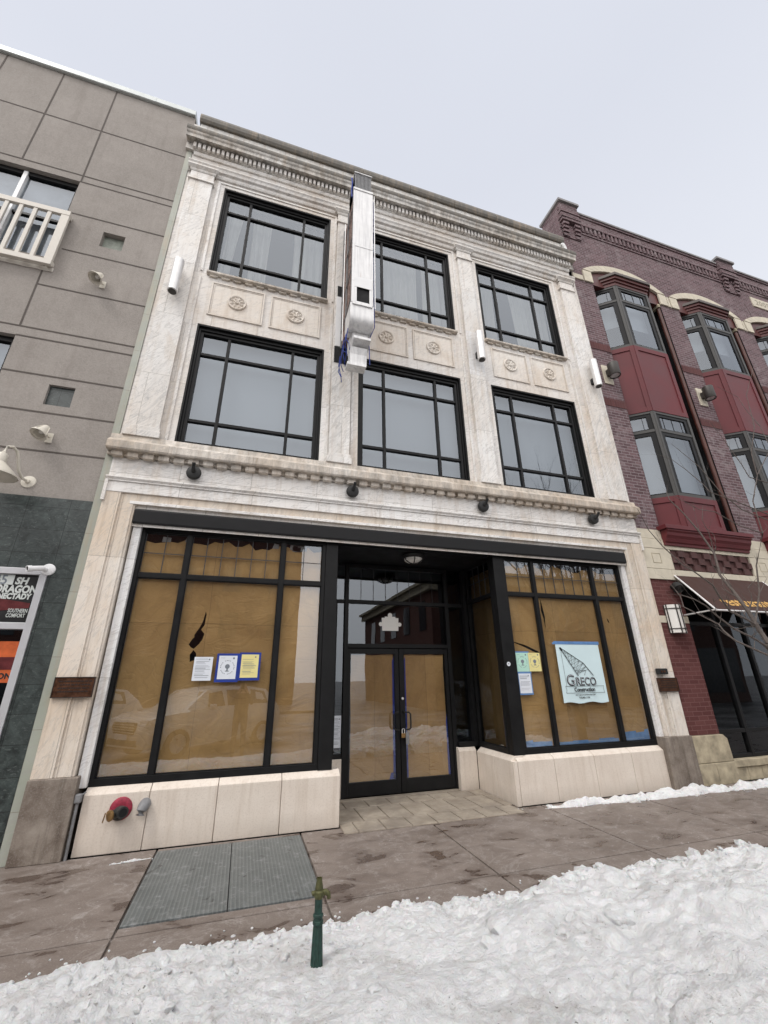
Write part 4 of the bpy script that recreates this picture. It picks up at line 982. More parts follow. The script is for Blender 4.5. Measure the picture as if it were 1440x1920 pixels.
ins = MB(); ins.box(sq[0][0], sq[0][1], .10, .13, sq[0][2], sq[0][3]); Lb(off(ins), 'inset_panel', plain('pale_green_stone', (.22, .24, .205), .6, 0, .3, 14))
ins = MB(); ins.box(sq[1][0], sq[1][1], .06, .13, sq[1][2], sq[1][3]); Lb(off(ins), 'inset_panel', M['tile'])
cp = MB(); cp.prism([(.3, 12.72), (-.03, 12.70), (-.045, 12.71), (-.05, 12.83), (-.03, 12.86), (.3, 12.90)], lambda u, v, q: (q, u, v), -15, -2.14); cp.box(-2.9, -2.893, -.053, -.05, 12.70, 12.86); Lb(off(cp), 'parapet_coping', plain('pale_coping_metal', (.52, .55, .54), .4, .2, .12, 3), bevel=.004)
def lwin(x0, x1, z0, z1, rail):
    f = MB(); f.box(x0, x1, .09, .17, z1 - .09, z1); f.box(x0, x1, .09, .17, z0, z0 + .06); f.box(x1 - .06, x1, .09, .17, z0 + .06, z1 - .09); f.box(x0, x0 + .06, .09, .17, z0 + .06, z1 - .09)
    f.box(x0 + .06, x1 - .06, .10, .16, z0 + .9, z0 + .95)
    o = Lb(off(f), 'window', M['black'], bevel=.003)
    mu = MB(); mu.box(-4.445, -4.385, .07, .15, z0 + .06, z1 - .03) if rail else mu.box(-4.62, -4.56, .07, .15, z0, z1 - .09); Lb(off(mu), 'mullion', M['white_trim'], o, bevel=.004)
    p = MB(); p.face([(x0, .13, z0), (x1, .13, z0), (x1, .13, z1), (x0, .13, z1)]); Lb(off(p), 'pane', M['glass_up'], o)
    p = MB(); p.face([(x0, .2, z0), (x1, .2, z0), (x1, .2, z1), (x0, .2, z1)]); Lb(off(p), 'blind', plain('cloudy_backing', (.30, .30, .32), .8, 0, .45, 2.2), o)
lwin(*W3, True); lwin(*W2, False)
rl = MB(); X0, X1 = -6.4, -3.50; y0, y1 = -.10, -.055
rl.box(X0, X1, y0 - .005, y1 + .005, 8.83, 8.93); rl.box(X0, X1, y0 - .005, y1 + .005, 7.70, 7.80); rl.box(X1 - .115, X1, y0, y1, 7.80, 8.83); rl.box(X1 - .1, X1 - .01, y1, .016, 7.75, 7.83); rl.box(X1 - .1, X1 - .01, y1, .016, 8.84, 8.92)
rl.box(X0, X1, .0, .0145, 7.66, 7.74)
x = X1 - .115 - .135
while x > X0: rl.box(x - .055, x, y0 + .004, y1 - .002, 7.80, 8.83); x -= .192
Lb(off(rl), 'window_railing', plain('beige_painted_railing', (.63, .59, .53), .6, 0, .08, 5), bevel=.005)
gr = MB(); facade(gr, -15, -2.133, 0, 3.893, [(-6.6, -2.395, 0.0, 2.965)], -.012, .15); Lb(off(gr), 'green_stone_base', M['tile'])
fr = MB(); fr.box(-6.55, -2.40, -.03, .08, 2.885, 2.96); fr.box(-2.475, -2.40, -.03, .08, 0, 2.885); fr.box(-6.55, -2.475, -.025, .08, 2.25, 2.325); fr.box(-3.6, -3.52, -.025, .08, 0, 2.25)
sfo = Lb(off(fr), 'shopfront_frame', plain('satin_grey_frame', (.55, .55, .57), .35, .3, .05, 5), bevel=.004)
p = MB(); p.face([(-6.5, .05, 0), (-2.45, .05, 0), (-2.45, .05, 2.26), (-6.5, .05, 2.26)]); Lb(off(p), 'pane', M['glass_dark'], sfo)
p = MB(); p.box(-6.5, -2.45, .5, .55, 0, 2.9); Lb(off(p), 'interior', M['dark'], sfo)
# posters in the left shop front
t = thing('bar_sign', 'black window sign reading RAGON and ECTADY with a red dragon band', 'sign', (-3.4, .012, 2.325))
m_ = MB(); m_.box(-1.2, .923, 0, .02, 0, .558); m_.build('board', M['posterblk'], t)
m_ = MB(); m_.prism([(-1.2, .17), (.15, .14), (.45, .20), (.62, .13), (.90, .17), (.90, .225), (.6, .27), (.3, .235), (-.2, .275), (-1.2, .25)], lambda u, v, q: (u, q, v), -.003, -.0005); m_.build('red_band', M['postred'], t)
text('lettering', 'SH', .112, (.69, -.004, .447), M['postwhite'], t, off=.005, shear=.15, sx=.95)
text('lettering', 'DRAGON', .122, (.93, -.004, .345), M['postwhite'], t, off=.0055, align='RIGHT', shear=.05, sx=.78)
text('lettering', 'SCHENECTADY', .088, (.885, -.004, .272), M['postwhite'], t, off=.0045, align='RIGHT', shear=.05, sx=.80)
text('lettering', 'SOUTHERN', .062, (.705, -.005, .115), M['postwhite'], t, off=.001, sx=.60)
text('lettering', 'COMFORT', .062, (.70, -.005, .06), M['postwhite'], t, off=.001, sx=.62)
m_ = MB(); m_.box(.40, .672, -.006, -.0005, .435, .555); m_.build('number_plate', M['postwhite'], t)
text('lettering', '45', .155, (.475, -.0075, .44), M['ink'], t, off=.002, sx=.9)
t = thing('orange_poster', 'orange and red poster with a sunburst in the left shop window', 'poster', (-2.9, .04, 1.68))
m_ = MB(); m_.box(-.6, .418, 0, .004, 0, .44); m_.build('sheet', M['orange'], t)
m_ = MB(); m_.box(-.6, .418, -.002, -.0005, .135, .27); m_.build('dark_band', M['postred'], t)
m_ = MB(); [m_.face([(.05, -.0012, .30), (.05 + .5 * math.cos(a_), -.0012, .30 + .22 * math.sin(a_)), (.05 + .5 * math.cos(a_ + .1), -.0012, .30 + .22 * math.sin(a_ + .1))]) for a_ in [k * .32 for k in range(0, 10)]]
bmesh.ops.delete(m_.b, geom=[f_ for f_ in m_.b.faces if max(v.co.x for v in f_.verts) > .418 or max(v.co.z for v in f_.verts) > .44], context='FACES'); m_.build('sunburst', plain('bright_orange_print', (.62, .22, .04), .5), t)
text('lettering', 'ON', .085, (.28, -.003, .04), M['ink2'], t, off=.003)
# wall lamps
def cone_lamp(x, z, label):
    t = thing('wall_lamp', label, 'wall lamp', (x, .014, z), 'cream cone lamps on the stucco wall'); t.scale = (0.66,) * 3
    m_ = MB(); m_.box(-.06, .06, -.02, 0, -.10, .12); m_.tube([(0, -.01, .03), (-.02, -.08, .03)], .02, 8); m_.build('bracket', M['lampmetal'], t, bevel=.004)
    m_ = MB(); ax = Vector((-.25, -.42, -1)); c0 = (-.035, -.13, .19)
    m_.lathe([(.03, -.02), (.055, 0), (.06, .02), (.12, .235), (.155, .25), (.155, .275), (.145, .275), (.142, .256), (.11, .243), (.05, .03)], c0, ax, 28, cap=False); m_.build('shade', M['lampmetal'], t, smooth=True)
    m_ = MB(); m_.lathe([(.03, .05), (.05, .09), (.055, .17), (.03, .205), (.005, .21)], c0, ax, 16); m_.build('bulb', M['frost'], t, smooth=True)
    m_ = MB(); axn = ax.normalized(); s1 = axn.orthogonal().normalized(); s2 = axn.cross(s1)
    for k in range(3):
        d_ = s1 * math.cos(k * 2.1) + s2 * math.sin(k * 2.1); c_ = Vector(c0); m_.tube([c_ + axn * .01 + d_ * .06, c_ + axn * .15 + d_ * .115, c_ + axn * .262 + d_ * .15], .008, 6)
    m_.build('rib', M['lampmetal'], t)
cone_lamp(-2.80, 7.62, 'cream cone lamp on the stucco wall below the upper square recess')
cone_lamp(-2.84, 4.75, 'cream cone lamp on the stucco wall above the gooseneck lamp')
t = thing('gooseneck_lamp', 'cream gooseneck lamp just above the dark green stone base', 'wall lamp', (-2.907, .014, 4.09))
m_ = MB(); m_.lathe([(.085, 0), (.08, .012), (.03, .02), (.025, .05)], (0, 0, 0), (0, -1, 0), 24); m_.build('wall_plate', M['lampmetal'], t, smooth=True)
m_ = MB(); m_.tube([(0, -.02, 0), (-.03, -.10, .0), (-.06, -.17, .07), (-.075, -.22, .20), (-.09, -.27, .29), (-.115, -.33, .315), (-.14, -.38, .285), (-.15, -.40, .20), (-.15, -.40, .12)], .018, 10); m_.build('arm', M['lampmetal'], t, smooth=True)
m_ = MB(); m_.lathe([(.04, .14), (.055, .12), (.055, .02), (.075, 0), (.21, -.14), (.215, -.16), (.205, -.16), (.07, -.01)], (-.15, -.40, .04), (0, 0, 1), 32, cap=False); m_.lathe([(.02, .142), (.04, .14)], (-.15, -.40, .04), (0, 0, 1), 20); m_.build('shade', M['lampmetal'], t, smooth=True)
t = thing('security_camera', 'white bullet security camera above the black bar sign', 'camera', (-2.40, -.012, 2.955)); t.scale = (.86,) * 3
m_ = MB(); m_.lathe([(.082, 0), (.082, .025), (.06, .04), (.03, .045)], (0, 0, 0), (0, -1, 0), 28); m_.lathe([(.03, .03), (.034, .06), (.03, .085)], (0, 0, 0), (-.5, -1, -.1), 16); m_.build('mount', M['white_trim'], t, smooth=True)
m_ = MB(); dv = Vector((-.62, -.62, -.22)); m_.lathe([(.03, 0), (.036, .005), (.036, .15), (.042, .152), (.042, .205), (.036, .205), (.034, .19)], (-.03, -.075, .005), dv, 20, cap=False); m_.lathe([(.01, 0), (.03, 0)], (-.03, -.075, .005), dv, 20); m_.build('body', M['white_trim'], t, smooth=True)
m_ = MB(); m_.lathe([(.034, .188), (.034, .19)], (-.03, -.075, .005), dv, 20); m_.build('lens', M['ironblack'], t)

# ================================================================== brick building (right)
K = thing('brick_building', 'purple brick building with maroon bay windows right of the marble front', 'building', (13, 0, 0))
def koff(mb): bmesh.ops.translate(mb.b, verts=mb.b.verts, vec=(-13, 0, 0)); return mb
def kb(mb, name, m, p=None, **k): return koff(mb).build(name, m, p or K, **k)
BX = [8.965, 11.985, 15.005, 18.9, 21.9]; HW = 1.165
SPR, CRN = 11.72, 12.0
def arc(xc, hw, zs, zc, n=14):
    h = zc - zs; r = (hw*hw + h*h) / (2*h); cz = zc - r; a = math.asin(hw / r)
    return [(xc + r * math.sin(a * (2*i/n - 1)), cz + r * math.cos(a * (2*i/n - 1))) for i in range(n + 1)]
mb = MB()
xs = [7.167]
for c in BX: xs += [c - HW, c + HW]
xs.append(24)
for a, b in zip(xs[::2], xs[1::2]):
    mb.box(a, b, .0, .45, 4.40, 11.33)
for c in BX:                      # brick above each arch
    pts = arc(c, HW + .05, SPR, CRN)
    mb.prism([(c - HW - .05, 12.6), (c - HW - .05, SPR)] + pts[1:-1] + [(c + HW + .05, SPR), (c + HW + .05, 12.6)], lambda u, v, t: (u, t, v), 0, .45)
e = [7.167] + [q for c in BX for q in (c - HW - .05, c + HW + .05)] + [24]
for a, b in zip(e[::2], e[1::2]): mb.box(a, b, .0, .45, 11.33, 12.6)
mb.box(7.167, 24, 0, .45, 12.6, 13.28); mb.box(7.167, 24, .45, 12, 12.4, 13.9); mb.box(7.167, 7.5, .45, 12, 4.4, 12.4)
kb(mb, 'wall', M['brick_up'])
# soldier course bands, slightly proud
M['soldier'] = brick('soldier_brick', (.10, .040, .040), (.14, .058, .055), (.12, .07, .07), 0, .072, .215, .008)
for a, b in zip(xs[::2], xs[1::2]):
    for z in (9.0, 7.35): kb(MB().box(a + .002, b - .002, -.012, 0, z, z + .21), 'soldier_band', M['soldier'])
mb = MB()
mb.box(7.167, 24, -.022, 0, 13.29, 13.36); mb.box(7.167, 24, -.06, .45, 13.62, 13.69); mb.box(7.167, 24, -.04, .45, 13.69, 13.96); mb.box(7.167, 24, -.07, .45, 13.96, 14.03); mb.box(7.167, 24, -.0, .45, 13.28, 13.62)
x = 7.9
while x < 23.9: mb.box(x, x + .075, -.05, 0, 13.37, 13.62); x += .15
kb(mb, 'corbel_course', M['brick_up'])
mb = MB(); mb.box(7.85, 13.3, -.10, .48, 14.03, 14.10); mb.box(14.05, 24, -.10, .48, 14.03, 14.10)
kb(mb, 'parapet_coping', plain('grey_coping_stone', (.24, .23, .23), .7, 0, .12, 5), bevel=.008)
def cappier(x0, x1):
    mb = MB(); mb.box(x0, x1, -.13, .62, 13.50, 14.20)
    for z in (12.95, 13.08, 13.21, 13.34): mb.box(x0 + .02, x0 + .20, -.05 - (z - 12.95) * .18, .5, z, z + .09); mb.box(x1 - .20, x1 - .02, -.05 - (z - 12.95) * .18, .5, z, z + .09)
    mb.box(x0 + .02, x1 - .02, -.03, .5, 12.93, 13.45); mb.box(x0 - .02, x1 + .02, -.155, .64, 13.80, 13.87); mb.box(x0 - .02, x1 + .02, -.15, .64, 13.60, 13.66)
    o = kb(mb, 'parapet_pier', M['brick_up'])
    c_ = MB(); c_.box(x0 - .05, x1 + .05, -.19, .67, 14.2, 14.29); kb(c_, 'cap', M['roof'] if False else bpy.data.materials['grey_coping_stone'], o, bevel=.01)
cappier(7.19, 7.80); cappier(13.33, 14.02)
# stone arches with their springer blocks
for i, c in enumerate(BX[:3]):
    o_, i_ = arc(c, HW + .27, SPR + .03, CRN + .235), arc(c, HW - .01, SPR + .02, CRN)
    mb = MB(); lp = o_ + i_[::-1]
    for k in range(len(o_) - 1):
        P = [o_[k], o_[k+1], i_[k+1], i_[k]]
        mb.hexa([(P[3][0], -.045, P[3][1]), (P[2][0], -.045, P[2][1]), (P[2][0], .018, P[2][1]), (P[3][0], .018, P[3][1]), (P[0][0], -.045, P[0][1]), (P[1][0], -.045, P[1][1]), (P[1][0], .018, P[1][1]), (P[0][0], .018, P[0][1])])
    for s_ in (-1, 1):
        xa, xb = sorted((c + s_ * (HW - .004), c + s_ * (HW + .27))); mb.box(xa, xb, -.043, -.001, 11.33, 11.72)
    kb(mb, 'stone_arch', M['cream'], bevel=.006)
mb = MB(); mb.box(7.168, 7.49, -.035, .1, 11.33, 11.50)
for a, b in ((10.44, 10.50), (13.46, 13.52)): mb.box(a, b, -.036, .1, 11.33, 11.70)
kb(mb, 'stone_band', M['cream'], bevel=.005)
mb = MB(); mb.box(14.48, 16.0, -.03, .1, 12.66, 13.06); so_ = kb(mb, 'date_stone', M['cream'], bevel=.008)
text('lettering', '2005', .30, (14.62 - 13, -.032, 12.76), plain('carved_shadowed_numerals', (.27, .24, .18), .9), so_, off=.004, spacing=1.15)
# bays
def bay(c):
    A, Bp, C, D = (c - HW + .03, .34), (c - .545, -.13), (c + .545, -.13), (c + HW - .03, .34)
    P3 = [A, Bp, C, D]
    b_ = bpy.data.objects.new('bay_window', None); COL.objects.link(b_); b_.parent = K
    def strip(mb, grow, z0, z1, inner=.10):
        # closed band that follows the plan, offset outward by grow
        o_ = [(A[0] - grow*.7, A[1]), (Bp[0] - grow * .42, Bp[1] - grow), (C[0] + grow * .42, C[1] - grow), (D[0] + grow*.7, D[1])]
        n_ = [(A[0] + inner, A[1]), (Bp[0] + inner * .42, Bp[1] + inner), (C[0] - inner * .42, C[1] + inner), (D[0] - inner, D[1])]
        for k in range(3):
            mb.hexa([(*o_[k], z0), (*o_[k+1], z0), (*n_[k+1], z0), (*n_[k], z0), (*o_[k], z1), (*o_[k+1], z1), (*n_[k+1], z1), (*n_[k], z1)])
    def onfacet(k, u, d, z):      # u 0..1 along facet k, d outward
        p, q = P3[k], P3[k + 1]; x = p[0] + (q[0] - p[0]) * u; y = p[1] + (q[1] - p[1]) * u
        l_ = math.hypot(q[0] - p[0], q[1] - p[1]); nx, ny = (q[1] - p[1]) / l_, -(q[0] - p[0]) / l_
        return (x + nx * d, y + ny * d, z)
    def facbox(mb, k, u0, u1, d0, d1, z0, z1):
        mb.hexa([onfacet(k, u0, d1, z0), onfacet(k, u1, d1, z0), onfacet(k, u1, d0, z0), onfacet(k, u0, d0, z0), onfacet(k, u0, d1, z1), onfacet(k, u1, d1, z1), onfacet(k, u1, d0, z1), onfacet(k, u0, d0, z1)])
    W = [(5.21, 7.355), (9.29, 11.34)]
    for z0, z1 in W:
        f = MB(); tr = z1 - .51
        for k in range(3):
            L = math.hypot(P3[k+1][0] - P3[k][0], P3[k+1][1] - P3[k][1]); e_ = .062 / L
            facbox(f, k, 0, e_, -.06, .012, z0, z1); facbox(f, k, 1 - e_, 1, -.06, .012, z0, z1)
            facbox(f, k, e_, 1 - e_, -.06, .008, z0, z0 + .07); facbox(f, k, e_, 1 - e_, -.06, .008, z1 - .06, z1)
            facbox(f, k, e_, 1 - e_, -.06, .004, tr - .035, tr + .035)
        o = kb(f, 'window', M['bayframe'], b_, bevel=.004)
        g_ = MB(); r_ = MB(); m2 = MB()
        for k in range(3):
            L = math.hypot(P3[k+1][0] - P3[k][0], P3[k+1][1] - P3[k][1]); e_ = .062 / L
            g_.face([onfacet(k, e_, -.03, z0 + .06), onfacet(k, 1 - e_, -.03, z0 + .06), onfacet(k, 1 - e_, -.03, z1 - .05), onfacet(k, e_, -.03, z1 - .05)])
            for (c0, c1, d0, d1) in ((e_, e_ + .10 / L, tr + .035, z1 - .06), (1 - e_ - .10 / L, 1 - e_, tr + .035, z1 - .06), (e_, e_ + .10 / L, z0 + .07, tr - .035), (1 - e_ - .10 / L, 1 - e_, z0 + .07, tr - .035)): facbox(m2, k, c0, c1, -.055, -.008, d0, d1)
            for (d0, d1) in ((tr + .035, tr + .06), (z1 - .13, z1 - .06), (z0 + .07, z0 + .10), (tr - .12, tr - .035)): facbox(m2, k, e_ + .10 / L, 1 - e_ - .10 / L, -.055, -.008, d0, d1)
            nb_ = 4 if k == 1 else 3
            for q in range(1, nb_): facbox(m2, k, q / nb_ - .006, q / nb_ + .006, -.034, -.024, tr + .075, z1 - .10)
            hb = (z0 + (z1 - z0) * (.42 if z0 > 8 else .0)) 
            r_.face([onfacet(k, e_, -.22, hb), onfacet(k, 1 - e_, -.22, hb), onfacet(k, 1 - e_, -.22, z1), onfacet(k, e_, -.22, z1)])
        kb(g_, 'pane', M['glass_up'], o); kb(m2, 'sash', M['black'], o); kb(r_, 'blind', M['blind'], o)
        d_ = MB(); d_.box(c - HW, c + HW, .44, .5, z0 - .1, z1 + .1); d_.face([(A[0], .42, z0 + .0), (Bp[0] + .1, 0, z0 + .0), (C[0] - .1, 0, z0), (D[0], .42, z0)]); kb(d_, 'room', M['dark'], o)
    for z0, z1 in ((4.45, 5.21), (7.355, 9.29)):
        f = MB(); strip(f, 0, z0, z1)
        for k in range(3):
            L = math.hypot(P3[k+1][0] - P3[k][0], P3[k+1][1] - P3[k][1]); e_ = .10 / L
            facbox(f, k, 0, e_, .0, .02, z0, z1 - .0); facbox(f, k, 1 - e_, 1, .0, .02, z0, z1); facbox(f, k, e_, 1 - e_, 0, .02, z0, z0 + .12); facbox(f, k, e_, 1 - e_, 0, .02, z1 - .13, z1 - .0)
        kb(f, 'panel', M['maroon'], b_, bevel=.004)
    f = MB(); strip(f, .02, 11.34, 11.44); strip(f, .05, 11.44, 11.52); strip(f, .09, 11.52, 11.60); kb(f, 'head_moulding', M['maroon_d'], b_, bevel=.004)
    f = MB(); strip(f, .13, 11.60, 11.69, .2); kb(f, 'head_cap', plain('brown_grey_cap', (.085, .068, .060), .5), b_, bevel=.006) if 'brown_grey_cap' not in bpy.data.materials else kb(f, 'head_cap', bpy.data.materials['brown_grey_cap'], b_, bevel=.006)
    f = MB(); f.prism([(c - HW, 11.33)] + [(c - HW, 11.72)] + arc(c, HW, SPR, CRN)[1:-1] + [(c + HW, 11.72), (c + HW, 11.33)], lambda u, v, t: (u, t, v), .02, .34); kb(f, 'tympanum', M['maroon_d'], b_)
    f = MB()
    f.prism([(.3, 4.08), (-.06, 4.08), (-.065, 4.13), (-.09, 4.15), (-.115, 4.22), (-.15, 4.27), (-.16, 4.33), (-.19, 4.36), (-.19, 4.385), (.3, 4.385)], lambda u, v, q: (q, u, v), c - HW - .03, c + HW + .03)
    f.box(c - HW - .08, c + HW + .08, -.21, .3, 4.39, 4.475); kb(f, 'skirt', M['maroon'], b_, bevel=.006)
    f = MB(); f.box(c + HW - .012, c + HW - .001, .004, .44, 4.48, 11.33); f.box(c - HW + .001, c - HW + .012, .004, .44, 4.48, 11.33); kb(f, 'jamb_shade', M['black'], b_)  # black boxes added over the brick reveals, painting in their shade
    f = MB(); f.tube([(c + HW - .02, .07, 4.48), (c + HW - .02, .07, 11.33)], .05, 12); f.tube([(c - HW + .02, .25, 4.48), (c - HW + .02, .25, 11.33)], .05, 12); kb(f, 'post', plain('brown_painted_post', (.085, .032, .024), .42, 0, .3, 3) if 'brown_painted_post' not in bpy.data.materials else bpy.data.materials['brown_painted_post'], b_, smooth=True)
    for q in ((c - HW + .013, c - HW + .09, .1, .3), (c + HW - .09, c + HW - .013, .0, .2)): kb(MB().box(*q, 11.24, 11.35), 'post_block', M['cream_dirty'], b_, bevel=.006)
for c in BX[:3]: bay(c)
mb = MB(); mb.box(BX[3] - HW, BX[3] + HW, .3, .4, 4.4, 12); mb.box(BX[4] - HW, BX[4] + HW, .3, .4, 4.4, 12); kb(mb, 'window_infill', M['oppglass'])
# stone storey between shop and bays
mb = MB()
for z0, z1, y in ((4.205, 4.40, -.02), (4.005, 4.20, -.026), (3.38, 3.585, -.028)):
    x = 7.168
    while x < 24: x2 = min(x + .62, 24); mb.box(x, x2 - .004, y, .4, z0, z1); x = x2
for x in (7.168, 10.13, 13.15): mb.box(x, x + .72, -.024, .4, 3.592, 3.998)
kb(mb, 'stone_band', M['cream'], bevel=.004)
mb = MB()
for x in (7.38, 10.36, 13.38):
    for q in ((x, x+.22, 3.70, 3.712), (x, x+.22, 3.888, 3.90), (x, x+.012, 3.712, 3.888), (x+.208, x+.22, 3.712, 3.888)): mb.box(q[0], q[1], -.0275, -.02, q[2], q[3])
kb(mb, 'carved_square', M['cream_dirty'])
mb = MB(); mb.box(7.89, 24, .03, .4, 3.59, 4.0)
for x0, x1 in ((7.90, 10.12), (10.86, 13.14)):
    x = x0; k = 0
    while x < x1 - .1:
        for r_ in range(3): mb.box(x, min(x + .17, x1), -.035 if (k + r_) % 2 else .005, .1, 3.60 + r_ * .133, 3.60 + r_ * .133 + .125)
        x += .175; k += 1
kb(mb, 'basketweave_panel', plain('brown_panel_brick', (.085, .040, .038), .85, 0, .25, 9, .1))
mb = MB(); mb.box(7.168, 7.90, -.0, .4, .72, 2.562); mb.box(7.168, 7.90, 0, .4, 2.692, 3.378); mb.box(7.2, 7.88, .01, .4, 2.55, 2.70); kb(mb, 'shop_pier', M['brick_low'])
for a, b in ((10.30, 10.95), (13.2, 13.9)): kb(MB().box(a, b, 0, .4, .72, 3.378), 'shop_pier', M['brick_low'])
mb = MB(); mb.box(7.168, 7.905, -.008, .4, 2.564, 2.690); kb(mb, 'stone_band', M['cream'], bevel=.004)
mb = MB()
for x0, x1 in ((7.178, 8.0), (10.25, 11.0), (13.15, 13.95)):
    mb.prism([(x0, .315), (x0, .715), (x1 - .09, .715), (x1 - .01, .65), (x1, .315)], lambda u, v, t: (u, t, v), -.05, .4); mb.box(x0, x0 + .38, -.062, .4, 0, .31); mb.box(x0 + .386, x1 + .02, -.060, .4, 0, .31)
x = 8.03
while x < 22: mb.box(x, x + .33, .02, .5, 0, .20); x += .335
mb.box(8.025, 22, -.01, .5, .204, .315); kb(mb, 'stone_base', M['cream_dirty'], bevel=.01)
f = MB()
for x0, x1 in ((7.905, 10.30), (10.95, 13.2)):
    for z0, z1 in ((.318, .38), (.70, .765), (2.55, 2.62), (3.30, 3.376)): f.box(x0, x1, .10, .18, z0, z1)
    n = 3
    for k in range(n + 1): xx = x0 + (x1 - x0 - .07) * k / n; f.box(xx, xx + .07, .095, .185, .318, 3.376)
sf = kb(f, 'shop_window', M['black'], bevel=.004)
p = MB()
for x0, x1 in ((7.905, 10.30), (10.95, 13.2)): p.face([(x0, .14, .32), (x1, .14, .32), (x1, .14, 3.37), (x0, .14, 3.37)])
kb(p, 'pane', M['glass_rest'], sf); p = MB(); p.box(7.9, 16, 1.5, 1.6, 0, 3.4); p.box(7.9, 16, .4, 1.5, -.05, .02); p.box(7.9, 16, .19, 1.6, 3.40, 3.5); kb(p, 'room', M['dark'], sf)
# awning
t = thing('awning', 'dark brown awning with gold lettering over the restaurant window', 'awning', (9.05, 0, 2.73))
ax0, ax1, zt, zb_, yt, yb2 = -1.24, 1.20, .735, 0., -.04, -.62
m_ = MB(); m_.hexa([(ax0, yb2, zb_), (ax1, yb2, zb_), (ax1, yb2 + .012, zb_), (ax0, yb2 + .012, zb_), (ax0, yt - .012, zt), (ax1, yt - .012, zt), (ax1, yt, zt), (ax0, yt, zt)])
m_.box(ax0, ax1, yb2 + .001, yb2 + .008, -.03, .0); m_.build('cloth', M['awn'], t)
m_ = MB(); m_.tube([(ax0, yt, zt), (ax0, yb2, zb_)], .016, 8); m_.tube([(ax1, yt, zt), (ax1, yb2, zb_)], .016, 8); m_.tube([(ax0, yb2, zb_ - .01), (ax1, yb2, zb_ - .01)], .016, 8); m_.tube([(ax0, yb2, zb_), (ax0, -.02, zb_ - .02)], .014, 8); m_.build('frame', M['alu'], t)
sl_ = math.atan2(zt - zb_, yt - yb2)
text('lettering', 'restaurant', .30, (-.86, yb2 + .085 - .008, .10), M['gold'], t, rot=(sl_, 0, 0), ext=.003, off=.004, spacing=1.02)
t = thing('wall_sconce', 'half-round frosted sconce with dark straps on the dark red brick pier', 'wall lamp', (7.52, 0, 2.63))
m_ = MB(); m_.prism([(-.17 * math.cos(k * PI / 12), -.03 - .13 * math.sin(k * PI / 12)) for k in range(13)], lambda u, v, q: (u, v, q), -.25, .25); m_.build('lens', M['frost'], t, smooth=True)
m_ = MB(); m_.box(-.165, .165, -.03, 0, -.25, .25)
for k in (1, 5, 7, 11):
    a_ = k * PI / 12; cx_, cy_ = -.172 * math.cos(a_), -.03 - .133 * math.sin(a_); m_.tube([(cx_, cy_, -.26), (cx_, cy_, .26)], .012, 6)
for z in (-.18, .18): m_.tube([(-.174 * math.cos(k * PI / 12), -.03 - .135 * math.sin(k * PI / 12), z) for k in range(13)], .009, 6)
m_.build('straps', M['bronzelamp'], t)
def bz_lamp(x, label):
    t = thing('cylinder_lamp', label, 'wall light', (x, 0, 8.27), 'dark bronze cylinder lamps between the bays'); t.scale = (0.68,) * 3
    m_ = MB(); m_.box(-.19, .19, -.03, 0, -.42, .36); m_.build('back_plate', M['cream'], t, bevel=.005)
    m_ = MB(); m_.lathe([(.17, -.25), (.175, -.24), (.175, .24), (.17, .25), (.02, .255)], (0.02, -.28, -.02), (0, 0, 1), 28, cap=False); m_.lathe([(.175, -.25), (.15, -.25), (.15, -.22)], (.02, -.28, -.02), (0, 0, 1), 28, cap=False); m_.box(-.06, .08, -.14, -.03, -.12, .12); m_.build('shade', M['bronzelamp'], t, smooth=True)
    m_ = MB(); m_.lathe([(.15, -.225), (.15, -.215)], (.02, -.28, -.02), (0, 0, 1), 24); m_.build('lens', M['lens'], t)
bz_lamp(7.47, 'dark bronze cylinder lamp on the brick pier next to the marble corner')
bz_lamp(10.47, 'dark bronze cylinder lamp on the brick pier between the two maroon bays')
t = thing('floodlight', 'black floodlight on the brick beside the awning corner', 'floodlight', (7.70, 0, 3.24)); t.scale = (0.75,) * 3
m_ = MB(); m_.lathe([(.05, 0), (.05, .04)], (0, 0, 0), (0, -1, 0), 14); m_.tube([(0, -.03, 0), (0, -.10, -.01)], .025, 8); m_.build('mount', M['ironblack'], t)
m_ = MB(); m_.lathe([(.05, -.06), (.10, -.02), (.125, .10), (.13, .15), (.12, .15), (.1, .1)], (0, -.13, .02), (-.25, -.55, -.7), 20); m_.build('head', M['ironblack'], t, smooth=True)

# ================================================================== pavement things
t = thing('cellar_hatch', 'ribbed grey steel cellar hatch set flush in the sidewalk', 'hatch', ((HX0+HX1)/2, (HY0+HY1)/2, 0))
hw_, hd_ = (HX1 - HX0) / 2, (HY1 - HY0) / 2
for s_ in (-1, 1):
    m_ = MB(); a, b = sorted((s_ * .004, s_ * (hw_ - .012))); m_.box(a, b, -hd_ + .012, hd_ - .012, -.02, .006); m_.build('leaf', M['hatch'], t, bevel=.003)
m_ = MB(); m_.box(-hw_, hw_, -hd_, hd_, -.05, -.014)
m_.build('frame', M['black2'], t)
t = thing('standpipe', 'fluted green iron standpipe rising out of the snow bank', 'standpipe', (.575, -2.76, 0)); t.scale = (.88, .88, 1)
m_ = MB(); n = 20; prof = [(.040, -.1), (.040, .05), (.034, .20), (.030, .275), (.028, .30)]
rings = [[m_.b.verts.new(((r_ * (1 + (.10 if k % 2 else -.06))) * math.cos(2*PI*k/n), (r_ * (1 + (.10 if k % 2 else -.06))) * math.sin(2*PI*k/n), z)) for k in range(n)] for r_, z in prof]
for r0, r1 in zip(rings, rings[1:]):
    for k in range(n): m_.b.faces.new((r0[k], r0[(k+1)%n], r1[(k+1)%n], r1[k]))
